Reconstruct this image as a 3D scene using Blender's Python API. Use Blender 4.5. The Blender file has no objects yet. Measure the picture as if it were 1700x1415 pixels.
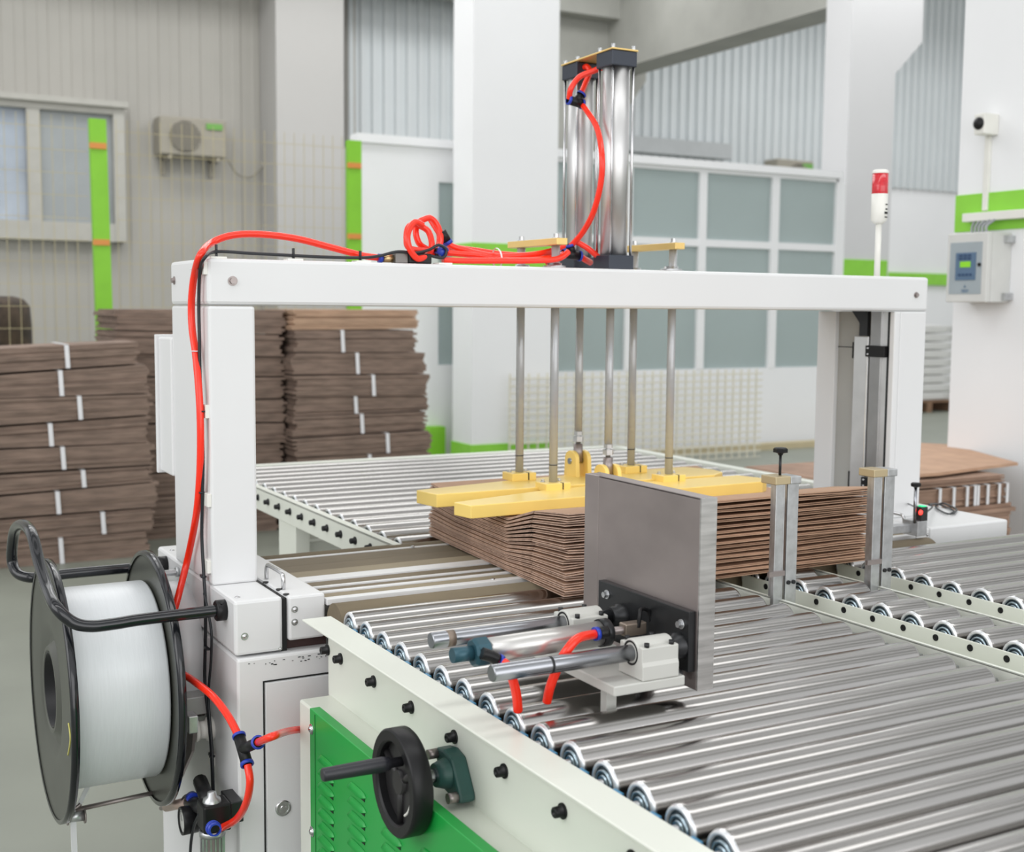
import bpy, bmesh, math, random
from mathutils import Vector, Matrix
random.seed(7)
SC = bpy.context.scene
COL = SC.collection
# ------------------------------------------------------------------ camera
F = 2079.752; CX, CY = 850.0, 707.5
ROT = Matrix(((0.87659642, 0.03748603, -0.47976401), (-0.48115201, 0.08578517, -0.87242974), (0.00845271, 0.99560821, 0.09323545)))
CAM = Vector((0, 0, 1.36))
cd = bpy.data.cameras.new('camera'); cam = bpy.data.objects.new('camera', cd); COL.objects.link(cam)
cam.matrix_world = Matrix.Translation(CAM) @ ROT.to_4x4()
cd.sensor_fit = 'HORIZONTAL'; cd.sensor_width = 36; cd.lens = F / 1700 * 36; cd.clip_start = .05; cd.clip_end = 100
cd.dof.use_dof = True; cd.dof.focus_distance = 2.2; cd.dof.aperture_fstop = 5.6
SC.camera = cam
# ------------------------------------------------------------------ world, lights, exposure
w = bpy.data.worlds.new('world'); SC.world = w; w.use_nodes = True
w.node_tree.nodes['Background'].inputs[0].default_value = (.93, .96, 1, 1)
w.node_tree.nodes['Background'].inputs[1].default_value = .95
_nt = w.node_tree; _tc = _nt.nodes.new('ShaderNodeTexCoord'); _sx = _nt.nodes.new('ShaderNodeSeparateXYZ'); _cr = _nt.nodes.new('ShaderNodeValToRGB')
_nt.links.new(_tc.outputs['Generated'], _sx.inputs[0]); _nt.links.new(_sx.outputs['Z'], _cr.inputs[0]); _nt.links.new(_cr.outputs[0], _nt.nodes['Background'].inputs[0])
_e = _cr.color_ramp.elements; _e[0].position = 0; _e[0].color = (.62, .62, .61, 1); _e[1].position = 1; _e[1].color = (1, 1, 1, 1)
_q = _cr.color_ramp.elements.new(.35); _q.color = (.82, .84, .86, 1)
SC.view_settings.view_transform = 'Standard'; SC.view_settings.look = 'None'; SC.view_settings.gamma = 1
SC.view_settings.use_curve_mapping = False; SC.view_settings.exposure = 0.32


def area(name, loc, size, sy, energy, target=None, col=(1, 1, 1)):
    l = bpy.data.lights.new(name, 'AREA'); l.shape = 'RECTANGLE'; l.size = size; l.size_y = sy; l.energy = energy; l.color = col
    o = bpy.data.objects.new(name, l); COL.objects.link(o); o.location = loc
    if target: o.rotation_euler = (Vector(target) - Vector(loc)).to_track_quat('-Z', 'Y').to_euler()
    return o


area('ceiling_light_bank', (1.5, 1.0, 6.2), 9, 1.2, 70)
area('ceiling_light_bank', (3.5, 7.4, 6.2), 9, 2.0, 85)
area('ceiling_light_bank', (6.0, 9.8, 6.2), 14, 1.6, 210)
area('ceiling_light_bank', (9.0, 13.6, 6.2), 18, 1.2, 210)
area('side_window_light', (-5, 1.5, 3.5), 6, 4, 120, (2, 4, .8))
area('rear_fill_light', (2.5, -9, 3.2), 16, 6, 410, (5.0, 8, 1.4))  # added fill behind the camera, brightens the front faces


def ray(px, py): return ROT @ Vector((px - CX, CY - py, -F))
def Pz(px, py, z): d = ray(px, py); return CAM + d * ((z - CAM.z) / d.z)
def Px(px, py, x): d = ray(px, py); return CAM + d * (x / d.x)
def Py(px, py, y): d = ray(px, py); return CAM + d * (y / d.y)


# ------------------------------------------------------------------ materials
MATS = {}
def mat(name, col, rough=.5, metal=0.0, var=.04, scale=8.0, bump=0.0, spec=.5, stretch=(1, 1, 1), trans=0, emit=None, coat=0, alpha=1):
    if name in MATS: return MATS[name]
    m = bpy.data.materials.new(name); m.use_nodes = True; nt = m.node_tree; b = nt.nodes['Principled BSDF']
    tc = nt.nodes.new('ShaderNodeTexCoord'); mp = nt.nodes.new('ShaderNodeMapping'); mp.inputs['Scale'].default_value = stretch
    nz = nt.nodes.new('ShaderNodeTexNoise'); nz.inputs['Scale'].default_value = scale; nz.inputs['Detail'].default_value = 4
    cr = nt.nodes.new('ShaderNodeValToRGB'); e = cr.color_ramp.elements
    e[0].position = .3; e[1].position = .7
    e[0].color = (*[max(0, c * (1 - var)) for c in col], 1); e[1].color = (*[min(1, c * (1 + var)) for c in col], 1)
    L = nt.links.new
    L(tc.outputs['Object'], mp.inputs[0]); L(mp.outputs[0], nz.inputs['Vector']); L(nz.outputs['Fac'], cr.inputs[0]); L(cr.outputs[0], b.inputs['Base Color'])
    b.inputs['Roughness'].default_value = rough; b.inputs['Metallic'].default_value = metal; b.inputs['Specular IOR Level'].default_value = spec
    b.inputs['Transmission Weight'].default_value = trans; b.inputs['Coat Weight'].default_value = coat; b.inputs['Alpha'].default_value = alpha
    if emit: b.inputs['Emission Color'].default_value = (*emit[0], 1); b.inputs['Emission Strength'].default_value = emit[1]
    if bump:
        bp = nt.nodes.new('ShaderNodeBump'); bp.inputs['Strength'].default_value = bump; bp.inputs['Distance'].default_value = .01
        L(nz.outputs['Fac'], bp.inputs['Height']); L(bp.outputs[0], b.inputs['Normal'])
    MATS[name] = m; return m


W = mat('machine_white', (.755, .758, .763), .34, var=.015, scale=3)
WG = mat('conveyor_cream', (.74, .76, .685), .33, var=.02, scale=3)
WALL = mat('wall_white', (.88, .885, .90), .7, var=.02, scale=1)
SIDING = mat('siding_grey', (.66, .695, .71), .55, var=.03, scale=1)
PANEL = mat('panel_beige', (.43, .415, .38), .6, var=.05, scale=.8)
CONC = mat('concrete_beam', (.37, .37, .34), .8, var=.08, scale=2)
FLOOR = mat('floor_concrete', (.235, .25, .21), .45, var=.10, scale=1.6, stretch=(1, 1, 1), bump=.02)
ROLL = mat('roller_steel', (.42, .408, .395), .22, 1.0, var=.09, scale=30, stretch=(.04, 1, 1))
CHROME = mat('chrome', (.60, .60, .61), .20, 1.0, var=.02)
ZINC = mat('zinc_bright', (.86, .88, .92), .30, .7, var=.12, scale=120)
SHAFT = mat('ground_shaft_steel', (.36, .37, .395), .25, 1.0, var=.05, scale=20, stretch=(.1, 1, 1))
ALU = mat('aluminium', (.68, .68, .68), .34, 1.0, var=.05, scale=20)
BARREL = mat('barrel_aluminium', (.66, .655, .65), .42, 1.0, var=.05, scale=14, stretch=(1, 1, .2))
STEELP = mat('rolled_steel_plate', (.35, .305, .295), .40, .8, var=.17, scale=5, stretch=(1, 1, 1.5))
GALV = mat('galvanized_steel', (.55, .56, .57), .36, .9, var=.16, scale=40)
BLACK = mat('black_plastic', (.010, .010, .011), .38, var=.1, spec=.3)
BLKGLOSS = mat('black_gloss_paint', (.008, .009, .012), .16, var=.1, coat=.25)
BLKPLATE = mat('blackened_steel', (.028, .029, .031), .34, .5, var=.3, scale=9)
NAVY = mat('cylinder_end_block', (.035, .042, .058), .42, .2, var=.08)
FLANGE = mat('spool_flange_plastic', (.075, .078, .066), .35, var=.12, scale=6)
STRAPW = mat('wound_strap', (.74, .77, .79), .30, var=.03, scale=60, stretch=(9, .4, .4))
STRAP = mat('strap_white', (.78, .78, .80), .4, var=.02)
BLUE = mat('blue_plastic', (.02, .05, .42), .3, var=.05)
HUB = mat('bearing_hub', (.015, .03, .04), .30, .4, var=.3, scale=90)
CYANB = mat('blue_bearing_seat', (.04, .25, .45), .35, var=.2)
RED = mat('hose_orange_red', (1.0, .032, .010), .25, var=.04, coat=.15)
YEL = mat('press_yellow', (.96, .70, .20), .30, var=.05, scale=6)
GOLD = mat('gold_anodised', (.80, .56, .20), .35, .35, var=.04)
BRASS = mat('brass', (.62, .43, .22), .3, 1.0)
GREEN = mat('cover_green', (.012, .34, .055), .33, var=.05, scale=5)
DKGREEN = mat('cast_green', (.03, .09, .08), .45, var=.2, scale=20)
LIME = mat('lime_paint', (.24, .60, .03), .5, var=.05)
LIME2 = mat('lime_stripe', (.27, .66, .055), .5, var=.05)
TEAL = mat('end_cap_teal', (.03, .09, .12), .35, .3, var=.1)
ROD = mat('guide_rod_steel', (.44, .45, .465), .22, .22, var=.03, coat=.3)
RUBBER = mat('olive_rubber', (.175, .14, .09), .78, var=.16, scale=14, stretch=(.3, 1, 1), bump=.1)
RUBBER2 = mat('olive_rubber_light', (.27, .225, .15), .75, var=.14, scale=14, stretch=(.3, 1, 1))
DKRED = mat('dark_red_bar', (.05, .022, .02), .45, var=.2)
CARD = mat('cardboard', (.50, .315, .21), .8, var=.10, scale=10)
CARDE = mat('cardboard_edge', (.29, .185, .13), .85, var=.22, scale=40)
CARDB = mat('cardboard_grey_brown', (.235, .168, .132), .85, var=.28, scale=7, stretch=(1, 1, 8))
CARDL = mat('cardboard_light', (.47, .31, .21), .8, var=.15, scale=7, stretch=(1, 1, 8))
CREAM = mat('cast_cream', (.58, .58, .545), .42, var=.04)
FROST = mat('frosted_glass', (.50, .59, .585), .35, var=.06, scale=.7, trans=.35)
GLASSW = mat('window_pane', (.42, .45, .46), .2, var=.15, scale=.8, trans=.2)
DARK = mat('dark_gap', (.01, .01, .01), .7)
ACB = mat('ac_beige', (.34, .315, .26), .5)
DRUM = mat('dark_brown', (.05, .032, .02), .7, var=.5, scale=15)
SACK = mat('sack_white', (.72, .72, .70), .75, var=.05, scale=10, bump=.3)
WOOD = mat('pallet_wood', (.25, .15, .09), .8, var=.2)
FENCEW = mat('fence_wire', (.50, .44, .26), .6)
FENCEC = mat('fence_wire_cream', (.74, .71, .60), .5)
TAPE = mat('orange_clip', (.70, .28, .06), .5)
REDL = mat('beacon_red', (.62, .012, .025), .22, var=.12, scale=60, coat=.5)
IVORY = mat('ivory_plastic', (.80, .79, .74), .35)
LCD = mat('lcd_green', (.25, .62, .02), .4, emit=((.25, .7, .02), .12))
LEDR = mat('red_led', (.9, .02, .02), .3, emit=((1, .03, .02), 3))
LEDG = mat('green_led', (.02, .6, .2), .3, emit=((.02, .8, .25), 1))
PBLUE = mat('panel_blue', (.10, .17, .27), .4)
PBLU2 = mat('panel_navy', (.03, .07, .16), .4)
PGREY = mat('panel_grey', (.36, .41, .44), .45)
CLEAR = mat('clear_bowl', (.75, .77, .75), .12, trans=.6)
PAINTY = mat('yellow_mark', (.55, .52, .15), .6)
GREYP = mat('grey_inner_paint', (.42, .42, .40), .5)

# ------------------------------------------------------------------ builders
WL = {}
def obj(name, bm, m, parent=None, bevel=0, sub=False, base=False):
    """link bm (built in world coordinates) as one mesh object, origin moved to its centre"""
    vs = bm.verts
    lo = Vector([min(v.co[i] for v in vs) for i in range(3)]); hi = Vector([max(v.co[i] for v in vs) for i in range(3)])
    c = (lo + hi) / 2
    if parent is None: c.z = lo.z
    bmesh.ops.translate(bm, verts=vs, vec=-c)
    bmesh.ops.recalc_face_normals(bm, faces=bm.faces)
    me = bpy.data.meshes.new(name); bm.to_mesh(me); bm.free()
    me.materials.append(m) if not isinstance(m, (list, tuple)) else [me.materials.append(k) for k in m]
    o = bpy.data.objects.new(name, me); COL.objects.link(o)
    if parent is not None:
        o.parent = parent; o.location = c - WL[parent]
    else: o.location = c
    WL[o] = c
    if bevel:
        b = o.modifiers.new('bevel', 'BEVEL'); b.width = bevel; b.segments = 2; b.limit_method = 'ANGLE'; b.angle_limit = .7
    return o


def tag(o, label, cat, group=None):
    o['label'] = label; o['category'] = cat
    if group: o['group'] = group
    return o


def root(name, loc, label, cat, group=None):
    o = bpy.data.objects.new(name, None); COL.objects.link(o); o.location = loc; o.empty_display_size = .05
    WL[o] = Vector(loc); return tag(o, label, cat, group)


def struct(name, bm, m, bevel=0):
    o = obj(name, bm, m, None, bevel); o['kind'] = 'structure'; return o


def copy_part(src, parent, wloc, children=()):
    c = src.copy(); COL.objects.link(c); c.parent = parent
    c.location = Vector(wloc) - (WL[parent] if parent else Vector()); WL[c] = Vector(wloc)
    for k in children:
        d = k.copy(); COL.objects.link(d); d.parent = c; WL[d] = WL[c] + d.location
    return c


def B(): return bmesh.new()
def box(bm, x0, x1, y0, y1, z0, z1, mi=0):
    v = [bm.verts.new((x, y, z)) for x in (x0, x1) for y in (y0, y1) for z in (z0, z1)]
    for q in ((0, 1, 3, 2), (4, 6, 7, 5), (0, 4, 5, 1), (2, 3, 7, 6), (0, 2, 6, 4), (1, 5, 7, 3)):
        f = bm.faces.new([v[i] for i in q]); f.material_index = mi
    return bm
def bx(*a): return box(B(), *a)
def basis(d):
    d = d.normalized(); u = d.orthogonal().normalized()
    if abs(d.z) < .9: u = Vector((0, 0, 1)).cross(d).normalized()
    return u, d.cross(u)
def lathe(bm, o, d, prof, seg=24, mi=0, smooth=True):
    """profile [(t, r)] along axis d from o"""
    o = Vector(o); d = Vector(d).normalized(); u, v = basis(d); rings = []
    for t, r in prof:
        c = o + d * t
        rings.append([bm.verts.new(c)] if r < 1e-6 else [bm.verts.new(c + (u * math.cos(2 * math.pi * k / seg) + v * math.sin(2 * math.pi * k / seg)) * r) for k in range(seg)])
    for i in range(len(rings) - 1):
        a, b = rings[i], rings[i + 1]
        flat = abs(prof[i][0] - prof[i + 1][0]) < 1e-5
        for k in range(seg):
            k2 = (k + 1) % seg
            if len(a) == 1 and len(b) == 1: continue
            vs = [a[0], b[k], b[k2]] if len(a) == 1 else ([a[k], a[k2], b[0]] if len(b) == 1 else [a[k], a[k2], b[k2], b[k]])
            f = bm.faces.new(vs); f.material_index = mi; f.smooth = smooth and not flat
    return bm
def cyl(bm, p0, p1, r, seg=20, mi=0, smooth=True):
    p0, p1 = Vector(p0), Vector(p1); L = (p1 - p0).length
    return lathe(bm, p0, p1 - p0, [(0, 0), (0, r), (L, r), (L, 0)], seg, mi, smooth)
def cy(p0, p1, r, seg=20): return cyl(B(), p0, p1, r, seg)
def catmull(pts, n=8, closed=False):
    P = [Vector(p) for p in pts]; out = []; N = len(P)
    rng = range(N) if closed else range(N - 1)
    for i in rng:
        g = (lambda j: P[j % N]) if closed else (lambda j: P[max(0, min(N - 1, j))])
        a, b, c, d = g(i - 1), g(i), g(i + 1), g(i + 2)
        for k in range(n):
            t = k / n
            out.append(.5 * ((2 * b) + (c - a) * t + (2 * a - 5 * b + 4 * c - d) * t * t + (3 * b - a - 3 * c + d) * t ** 3))
    if not closed: out.append(P[-1])
    return out
def tube(bm, pts, r, seg=10, n=8, smooth=True, mi=0):
    P = catmull(pts, n) if n > 1 else [Vector(p) for p in pts]
    rings = []; u = None
    for i, p in enumerate(P):
        t = (P[min(i + 1, len(P) - 1)] - P[max(i - 1, 0)]).normalized()
        if u is None: u = t.orthogonal().normalized()
        u = (u - t * u.dot(t)).normalized(); v = t.cross(u)
        rings.append([bm.verts.new(p + (u * math.cos(2 * math.pi * k / seg) + v * math.sin(2 * math.pi * k / seg)) * r) for k in range(seg)])
    for a, b in zip(rings, rings[1:]):
        for k in range(seg):
            f = bm.faces.new((a[k], a[(k + 1) % seg], b[(k + 1) % seg], b[k])); f.smooth = smooth; f.material_index = mi
    for rg in (rings[0], rings[-1]):
        f = bm.faces.new(rg); f.material_index = mi
    return bm
def tb(pts, r, seg=10, n=8): return tube(B(), pts, r, seg, n)
def prism(bm, pts, d, mi=0):
    """extrude a planar outline by vector d"""
    d = Vector(d); a = [bm.verts.new(Vector(p)) for p in pts]; b = [bm.verts.new(Vector(p) + d) for p in pts]; n = len(pts)
    for f in [bm.faces.new(a), bm.faces.new(b[::-1])] + [bm.faces.new((a[i], b[i], b[(i + 1) % n], a[(i + 1) % n])) for i in range(n)]: f.material_index = mi
    return bm
def pr(pts, d): return prism(B(), pts, d)
def ribbon(pts, wdir, wid, th):
    """flat strap along pts, width along wdir"""
    bm = B(); P = catmull(pts, 6); w = Vector(wdir).normalized() * wid / 2; rings = []
    for i, p in enumerate(P):
        t = (P[min(i + 1, len(P) - 1)] - P[max(i - 1, 0)]).normalized(); n = t.cross(w).normalized() * th / 2
        rings.append([bm.verts.new(p + s * w + q * n) for s, q in ((-1, -1), (1, -1), (1, 1), (-1, 1))])
    for a, b in zip(rings, rings[1:]):
        for k in range(4): bm.faces.new((a[k], a[(k + 1) % 4], b[(k + 1) % 4], b[k]))
    bm.faces.new(rings[0]); bm.faces.new(rings[-1]); return bm
def hexbolt(bm, p, d, r, h, washer=True, dome=False, mi=0):
    p = Vector(p); d = Vector(d).normalized()
    if washer: lathe(bm, p, d, [(0, 0), (0, r * 1.45), (h * .25, r * 1.45), (h * .25, 0)], 16, mi)
    if dome: lathe(bm, p, d, [(h * .25, r), (h * .6, r * .9), (h * .9, r * .5), (h, 0)], 14, mi)
    else: lathe(bm, p, d, [(h * .2, r), (h, r), (h, 0)], 6, mi, False)
    return bm
def rbox2d(cx, cz, w, h, r, n=5):
    pts = []
    for sx, sz, a0 in ((1, 1, 0), (-1, 1, 90), (-1, -1, 180), (1, -1, 270)):
        for k in range(n + 1):
            a = math.radians(a0 + 90 * k / n); pts.append((cx + sx * (w / 2 - r) + r * math.cos(a), cz + sz * (h / 2 - r) + r * math.sin(a)))
    return pts
GLY = {'C': (15, 8, 8, 8, 15), 'A': (15, 9, 15, 9, 9), 'E': (15, 8, 14, 8, 15)}

# ================================================================== SETTING
bm = bx(-6, 24, -8, 20, -.05, 0); struct('floor', bm, FLOOR)
YW = 16.0
# back wall: corrugated sheet on the right, beige sandwich panels on the left, plain white lower part at far right
def corrug(x0, x1, z0, z1, y, pitch, depth):
    bm = B(); x = x0; prof = []
    while x < x1:
        prof += [(x, y), (x + pitch * .45, y), (x + pitch * .55, y - depth), (x + pitch * .9, y - depth)]; x += pitch
    prof.append((x, y)); lo = [bm.verts.new((a, b, z0)) for a, b in prof]; hi = [bm.verts.new((a, b, z1)) for a, b in prof]
    for i in range(len(prof) - 1): bm.faces.new((lo[i], lo[i + 1], hi[i + 1], hi[i]))
    return bm
struct('wall_back', bx(-5, 23, YW + .1, YW + .3, 0, 8), WALL)
struct('trim_1', corrug(6.2, 22, 3.5, 8, YW + .08, .17, .05), SIDING)
struct('trim_2', corrug(-4, 6.2, 0, 8, YW + .08, .26, .015), PANEL)
# far lower wall trim band at right
a = Py(1470, 452, YW + .05); b = Py(1600, 473, YW + .05)
struct('trim_3', bx(a.x - 3, b.x + 1, YW + .04, YW + .09, b.z - .02, a.z), LIME2)
# concrete pillar at the back left
a = Py(460, 300, 15.4); b = Py(572, 300, 15.4); struct('wall_back_pillar', bx(a.x, b.x, 15.4, 16.05, 0, 8), mat('pillar_paint', (.50, .49, .475), .7, var=.02, scale=1))
# far column with corbel that carries the girder, and the girder
a = Py(925, 100, 15.5); b = Py(1040, 100, 15.5)
bm = B(); box(bm, a.x - .6, b.x - .25, 15.5, 16.05, 0, 8)
prism(bm, [(b.x - .25, 15.5, 3.9), (b.x - .25, 15.5, 8), (b.x + .35, 15.5, 8), (b.x + .35, 15.5, 4.7)], (0, .5, 0)); struct('wall_back_column', bm, CONC)
XG = Py(1405, 300, 10.6).x; z = Px(1365, 15, XG).z
struct('ceiling_girder', bx(XG, XG + .5, 11.0, 15.5, z, z + 1.6), CONC)
struct('ceiling_girder_cross', bx(2, b.x - .3, 15.2, 15.49, 5.45, 6.6), CONC)
# second column with corbel
xr = Py(1480, 300, 10.6).x; xc = Py(1531, 70, 10.6); zc = Py(1480, 122, 10.6).z
bm = B(); prism(bm, [(XG, 10.6, 0), (XG, 10.6, 7.5), (xc.x, 10.6, 7.5), (xc.x, 10.6, xc.z), (xr, 10.6, zc), (xr, 10.6, 0)], (0, .4, 0))
o = struct('wall_column_far', bm, mat('column_paint', (.66, .66, .67), .7, var=.02, scale=1))
a = Py(1395, 430, 10.59); b = Py(1472, 458, 10.59); struct('trim_4', bx(XG - .01, b.x, 10.585, 10.62, b.z - .05, a.z), LIME2)
# main white column
a = Py(785, 300, 9.2); b = Py(926, 300, 9.2)
struct('wall_column_middle', bx(a.x, b.x, 9.2, 9.56, 0, 7.5), WALL)
z1 = Py(850, 405, 9.19).z; z0 = Py(850, 445, 9.19).z
struct('trim_5', bx(a.x - .008, b.x + .008, 9.192, 9.568, z0, z1), LIME2)
struct('baseboard_middle', bx(a.x - .01, b.x + .01, 9.19, 9.57, 0, Py(762, 744, 9.2).z + .02), LIME2)
# right white column, nearest; its left face looks at the camera
XC = 4.5; yb = Px(1590, 325, XC).y
struct('wall_column_right', bx(XC, XC + .8, 2.9, yb, 0, 7.5), WALL)
z1 = Px(1590, 325, XC).z; z0 = Px(1590, 386, XC).z
struct('trim_6', bx(XC - .006, XC + .4, 2.9, yb + .006, z0, z1), LIME2)
# roof sheets with open skylight bands between
for k in range(9): struct('ceiling', bx(-6, 24, -4 + k * 2.7, -2.5 + k * 2.7, 7.6, 7.7), mat('roof_sheet', (.55, .56, .56), .7))

# office partition: white frames with frosted panes
PY = 9.8
zt = Py(1100, 262, PY).z; zb = Py(1100, 614, PY).z; xl = Py(594, 240, PY).x; xR = Py(1392, 300, PY).x
fr = B(); box(fr, xl, Py(728, 400, PY).x, PY, PY + .1, 0, zt - .06)
x728, x757 = Py(728, 400, PY).x, Py(757, 400, PY).x
zs1, zs0 = Py(740, 303, PY).z, Py(740, 606, PY).z
box(fr, x728, x757, PY, PY + .1, zs1, zt - .06); box(fr, x728, x757, PY, PY + .1, 0, zs0)
x925 = Py(925, 400, PY).x
box(fr, x757, x925 - .02, PY, PY + .1, 0, zt - .06)
box(fr, xl - .02, xR, PY - .05, PY + .12, zt - .07, zt)
box(fr, x925 - .02, xR, PY, PY + .1, 0, zb)
zm1, zm0 = Py(1230, 400, PY).z, Py(1230, 412, PY).z; zt0 = Py(1230, 291, PY).z
box(fr, x925, xR, PY, PY + .1, zm0, zm1); box(fr, x925, xR, PY, PY + .1, zt0, zt - .07)
cols = [(1160, 1172), (1280, 1292), (1386, 1396)]
cols[2] = (1386, 1401)
for p, q in cols: box(fr, Py(p, 400, PY).x, Py(q, 400, PY).x, PY - .006, PY + .1, zb, zt0)
box(fr, Py(1040, 400, PY).x, Py(1049, 400, PY).x, PY - .006, PY + .1, zb, zt0)
struct('wall_office_partition', fr, WALL)
ed = [925, 1040, 1049, 1160, 1172, 1280, 1292, 1388]
n = 1
for i in range(0, 8, 2):
    for za, zz in ((zb, zm0), (zm1, zt0)):
        struct('window_%d' % (n + 1), bx(Py(ed[i], 400, PY).x, Py(ed[i + 1], 400, PY).x, PY + .03, PY + .045, za, zz), FROST); n += 1
struct('window_10', bx(x728, x757, PY + .03, PY + .045, zs0, zs1), FROST)
struct('wall_office_side', bx(xR - .02, xR + .08, PY, PY + 3, 0, zt), WALL)
struct('wall_office_back', bx(Py(640, 400, PY + 2.6).x, xR, PY + 2.6, PY + 2.7, 0, zt), WALL)
struct('trim_7', bx(Py(1050, 300, 15.5).x - 1, Py(1235, 290, 15.5).x, 15.8, 15.95, 3.72, 3.95), mat('cable_tray_grey', (.45, .47, .48), .6))
a = Py(704, 708, PY - .02); b = Py(731, 745, PY - .02); struct('trim_8', bx(a.x, b.x, PY - .12, PY - .005, 0.10, a.z), LIME)
struct('trim_9', bx(5.6, 9.3, PY - .30, PY - .18, 0, .06), mat('kerb_ochre', (.55, .47, .30), .7))

# left window
ya = YW - .02
def wfr():
    bm = B(); x0, x1 = 0.2, 3.30; z0, z1 = 2.25, 3.68
    for a_ in ((x0, x1, z1 - .02, z1 + .12, .12), (x0, x1, z0 - .12, z0 + .10, .12), (x1 - .12, x1 + .01, z0 - .12, z1 + .12, .13), (2.19, 2.34, z0, z1, .11), (x0, x0 + .1, z0, z1, .11)):
        box(bm, a_[0], a_[1], ya - a_[4], ya + .1, a_[2], a_[3])
    box(bm, x0, x1 + .05, ya - .2, ya - .1, z1 + .06, z1 + .13); return bm
struct('window_1', wfr(), mat('window_frame_cream', (.46, .45, .41), .5))
struct('window_11', bx(.3, 2.2, ya - .02, ya + .02, 2.3, 3.7), mat('pane_blue', (.38, .43, .50), .15, var=.25, scale=1.2))
struct('window_12', bx(2.33, 3.2, ya - .02, ya + .02, 2.3, 3.7), GLASSW)

# ================================================================== BACKGROUND THINGS
def aircon(x0, x1, z0, z1, y, label, fanx, plate):
    r = root('air_conditioner', ((x0 + x1) / 2, y, z0), label, 'air conditioner')
    obj('casing', bx(x0, x1, y - .33, y, z0, z1), ACB, r, .02)
    bm = B(); c = Vector((fanx, y - .335, (z0 + z1) / 2)); R = (z1 - z0) * .40
    lathe(bm, c, (0, -1, 0), [(0, 0), (0, R), (.012, R), (.012, R * .93), (.010, 0)], 28)
    obj('fan_opening', bm, mat('fan_dark', (.05, .042, .034), .6), r)
    bm = B()
    for k in range(-4, 5):
        h = math.sqrt(max(0, 1 - (k / 5) ** 2)) * R
        box(bm, c.x - h, c.x + h, y - .362, y - .355, c.z + k * R / 5 - .006, c.z + k * R / 5 + .006)
        box(bm, c.x + k * R / 5 - .006, c.x + k * R / 5 + .006, y - .357, y - .350, c.z - h, c.z + h)
    obj('fan_guard', bm, ACB, r)
    obj('name_plate', bx(*plate), mat('ac_green_label', (.16, .40, .08), .5), r)
    bm = B()
    for xx in (x0 + .12, x1 - .12):
        box(bm, xx - .02, xx + .02, y - .36, y + .02, z0 - .05, z0 - .01); box(bm, xx - .02, xx + .02, y - .02, y + .02, z0 - .22, z0)
    obj('wall_bracket', bm, ACB, r)
    return r
a = Py(266, 190, YW - .35); b = Py(379, 262, YW - .35)
r = aircon(a.x, b.x, b.z, a.z, YW + .03, 'beige outdoor air conditioning unit on the panelled wall left of the pillar', a.x + .31, (b.x - .26, b.x - .06, YW - .32, YW - .30, a.z - .13, a.z - .06))
c0 = Py(378, 265, YW - .2); obj('drain_pipe', tb([c0, Py(395, 290, YW - .1), Py(420, 292, YW - .05), Py(448, 262, YW)], .012, 6), ACB, r)
a = Py(1296, 262, 15.6); b = Py(1356, 292, 15.6)
aircon(a.x, b.x, a.z - .62, a.z, 16.01, 'outdoor air conditioning unit peeking over the glass office partition', a.x + .45, (b.x - .24, b.x - .03, 15.66, 15.68, a.z - .16, a.z - .05))

# fence with lime posts
def fpost(pa, pb, w_, label):
    a, b = Py(*pa, 9.0), Py(*pb, 9.0)
    r = root('fence_post', (a.x, 9.0, 0), label, 'fence post')
    k = (b.x - a.x) / (a.z - b.z)
    dx = k * b.z
    bm = B(); prism(bm, [(a.x, 8.97, a.z), (a.x + w_, 8.97, a.z), (b.x + w_ + dx, 8.97, 0), (b.x + dx, 8.97, 0)], (0, .06, 0)); obj('upright', bm, LIME, r)
    return r, a, b
r, a, b = fpost((147, 197), (160, 558), .11, 'tilted lime green fence post in front of the left window')
for py in (241, 402): c = Py(147 + (py - 197) * .036, py, 8.96); obj('clip', bx(c.x, c.x + .11, 8.955, 8.97, c.z - .02, c.z + .02), TAPE, r)
r, a, b = fpost((576, 233), (577, 430), .105, 'upright lime green fence post beside the white office wall')
for py in (274, 392): c = Py(577, py, 8.96); obj('clip', bx(c.x, c.x + .11, 8.955, 8.97, c.z - .02, c.z + .02), TAPE, r)
def mesh_panel(x0, x1, y, z0, z1, px_, pz_, r_):
    bm = B(); x = x0
    while x <= x1: box(bm, x - r_, x + r_, y - r_, y + r_, z0, z1); x += px_
    z = z0
    while z <= z1: box(bm, x0, x1, y - 3 * r_, y - r_, z - r_, z + r_); z += pz_
    return bm
zt_ = Py(370, 212, 9).z
fp = obj('wire_fence', mesh_panel(.2, 1.62, 8.99, 0, zt_, .075, .15, .0018), FENCEW); tag(fp, 'thin wire mesh fence panel left of the tilted green post', 'fence')
fp = obj('wire_fence', mesh_panel(1.82, 3.50, 8.99, 0, zt_, .075, .15, .0018), FENCEW); tag(fp, 'thin wire mesh fence panel between the two green posts', 'fence')
fp = obj('wire_fence', mesh_panel(Py(846, 700, 9.1).x, Py(1262, 700, 9.1).x, 9.1, 0, Py(1100, 616, 9.1).z, .09, .06, .006), FENCEC)
tag(fp, 'cream wire mesh panel leaning in front of the office partition', 'fence')
# dark brown drum behind the fence
c = Py(10, 520, 9.6)
bm = lathe(B(), (c.x - .1, 9.6, 0), (0, 0, 1), [(0, 0), (0, .27), (c.z - .1, .27), (c.z + .05, .26), (c.z + .10, .22), (c.z + .12, .15), (c.z + .12, 0)], 28)
tag(obj('wrapped_bale', bm, DRUM), 'dark brown rounded bale standing behind the wire fence', 'bale')


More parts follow.
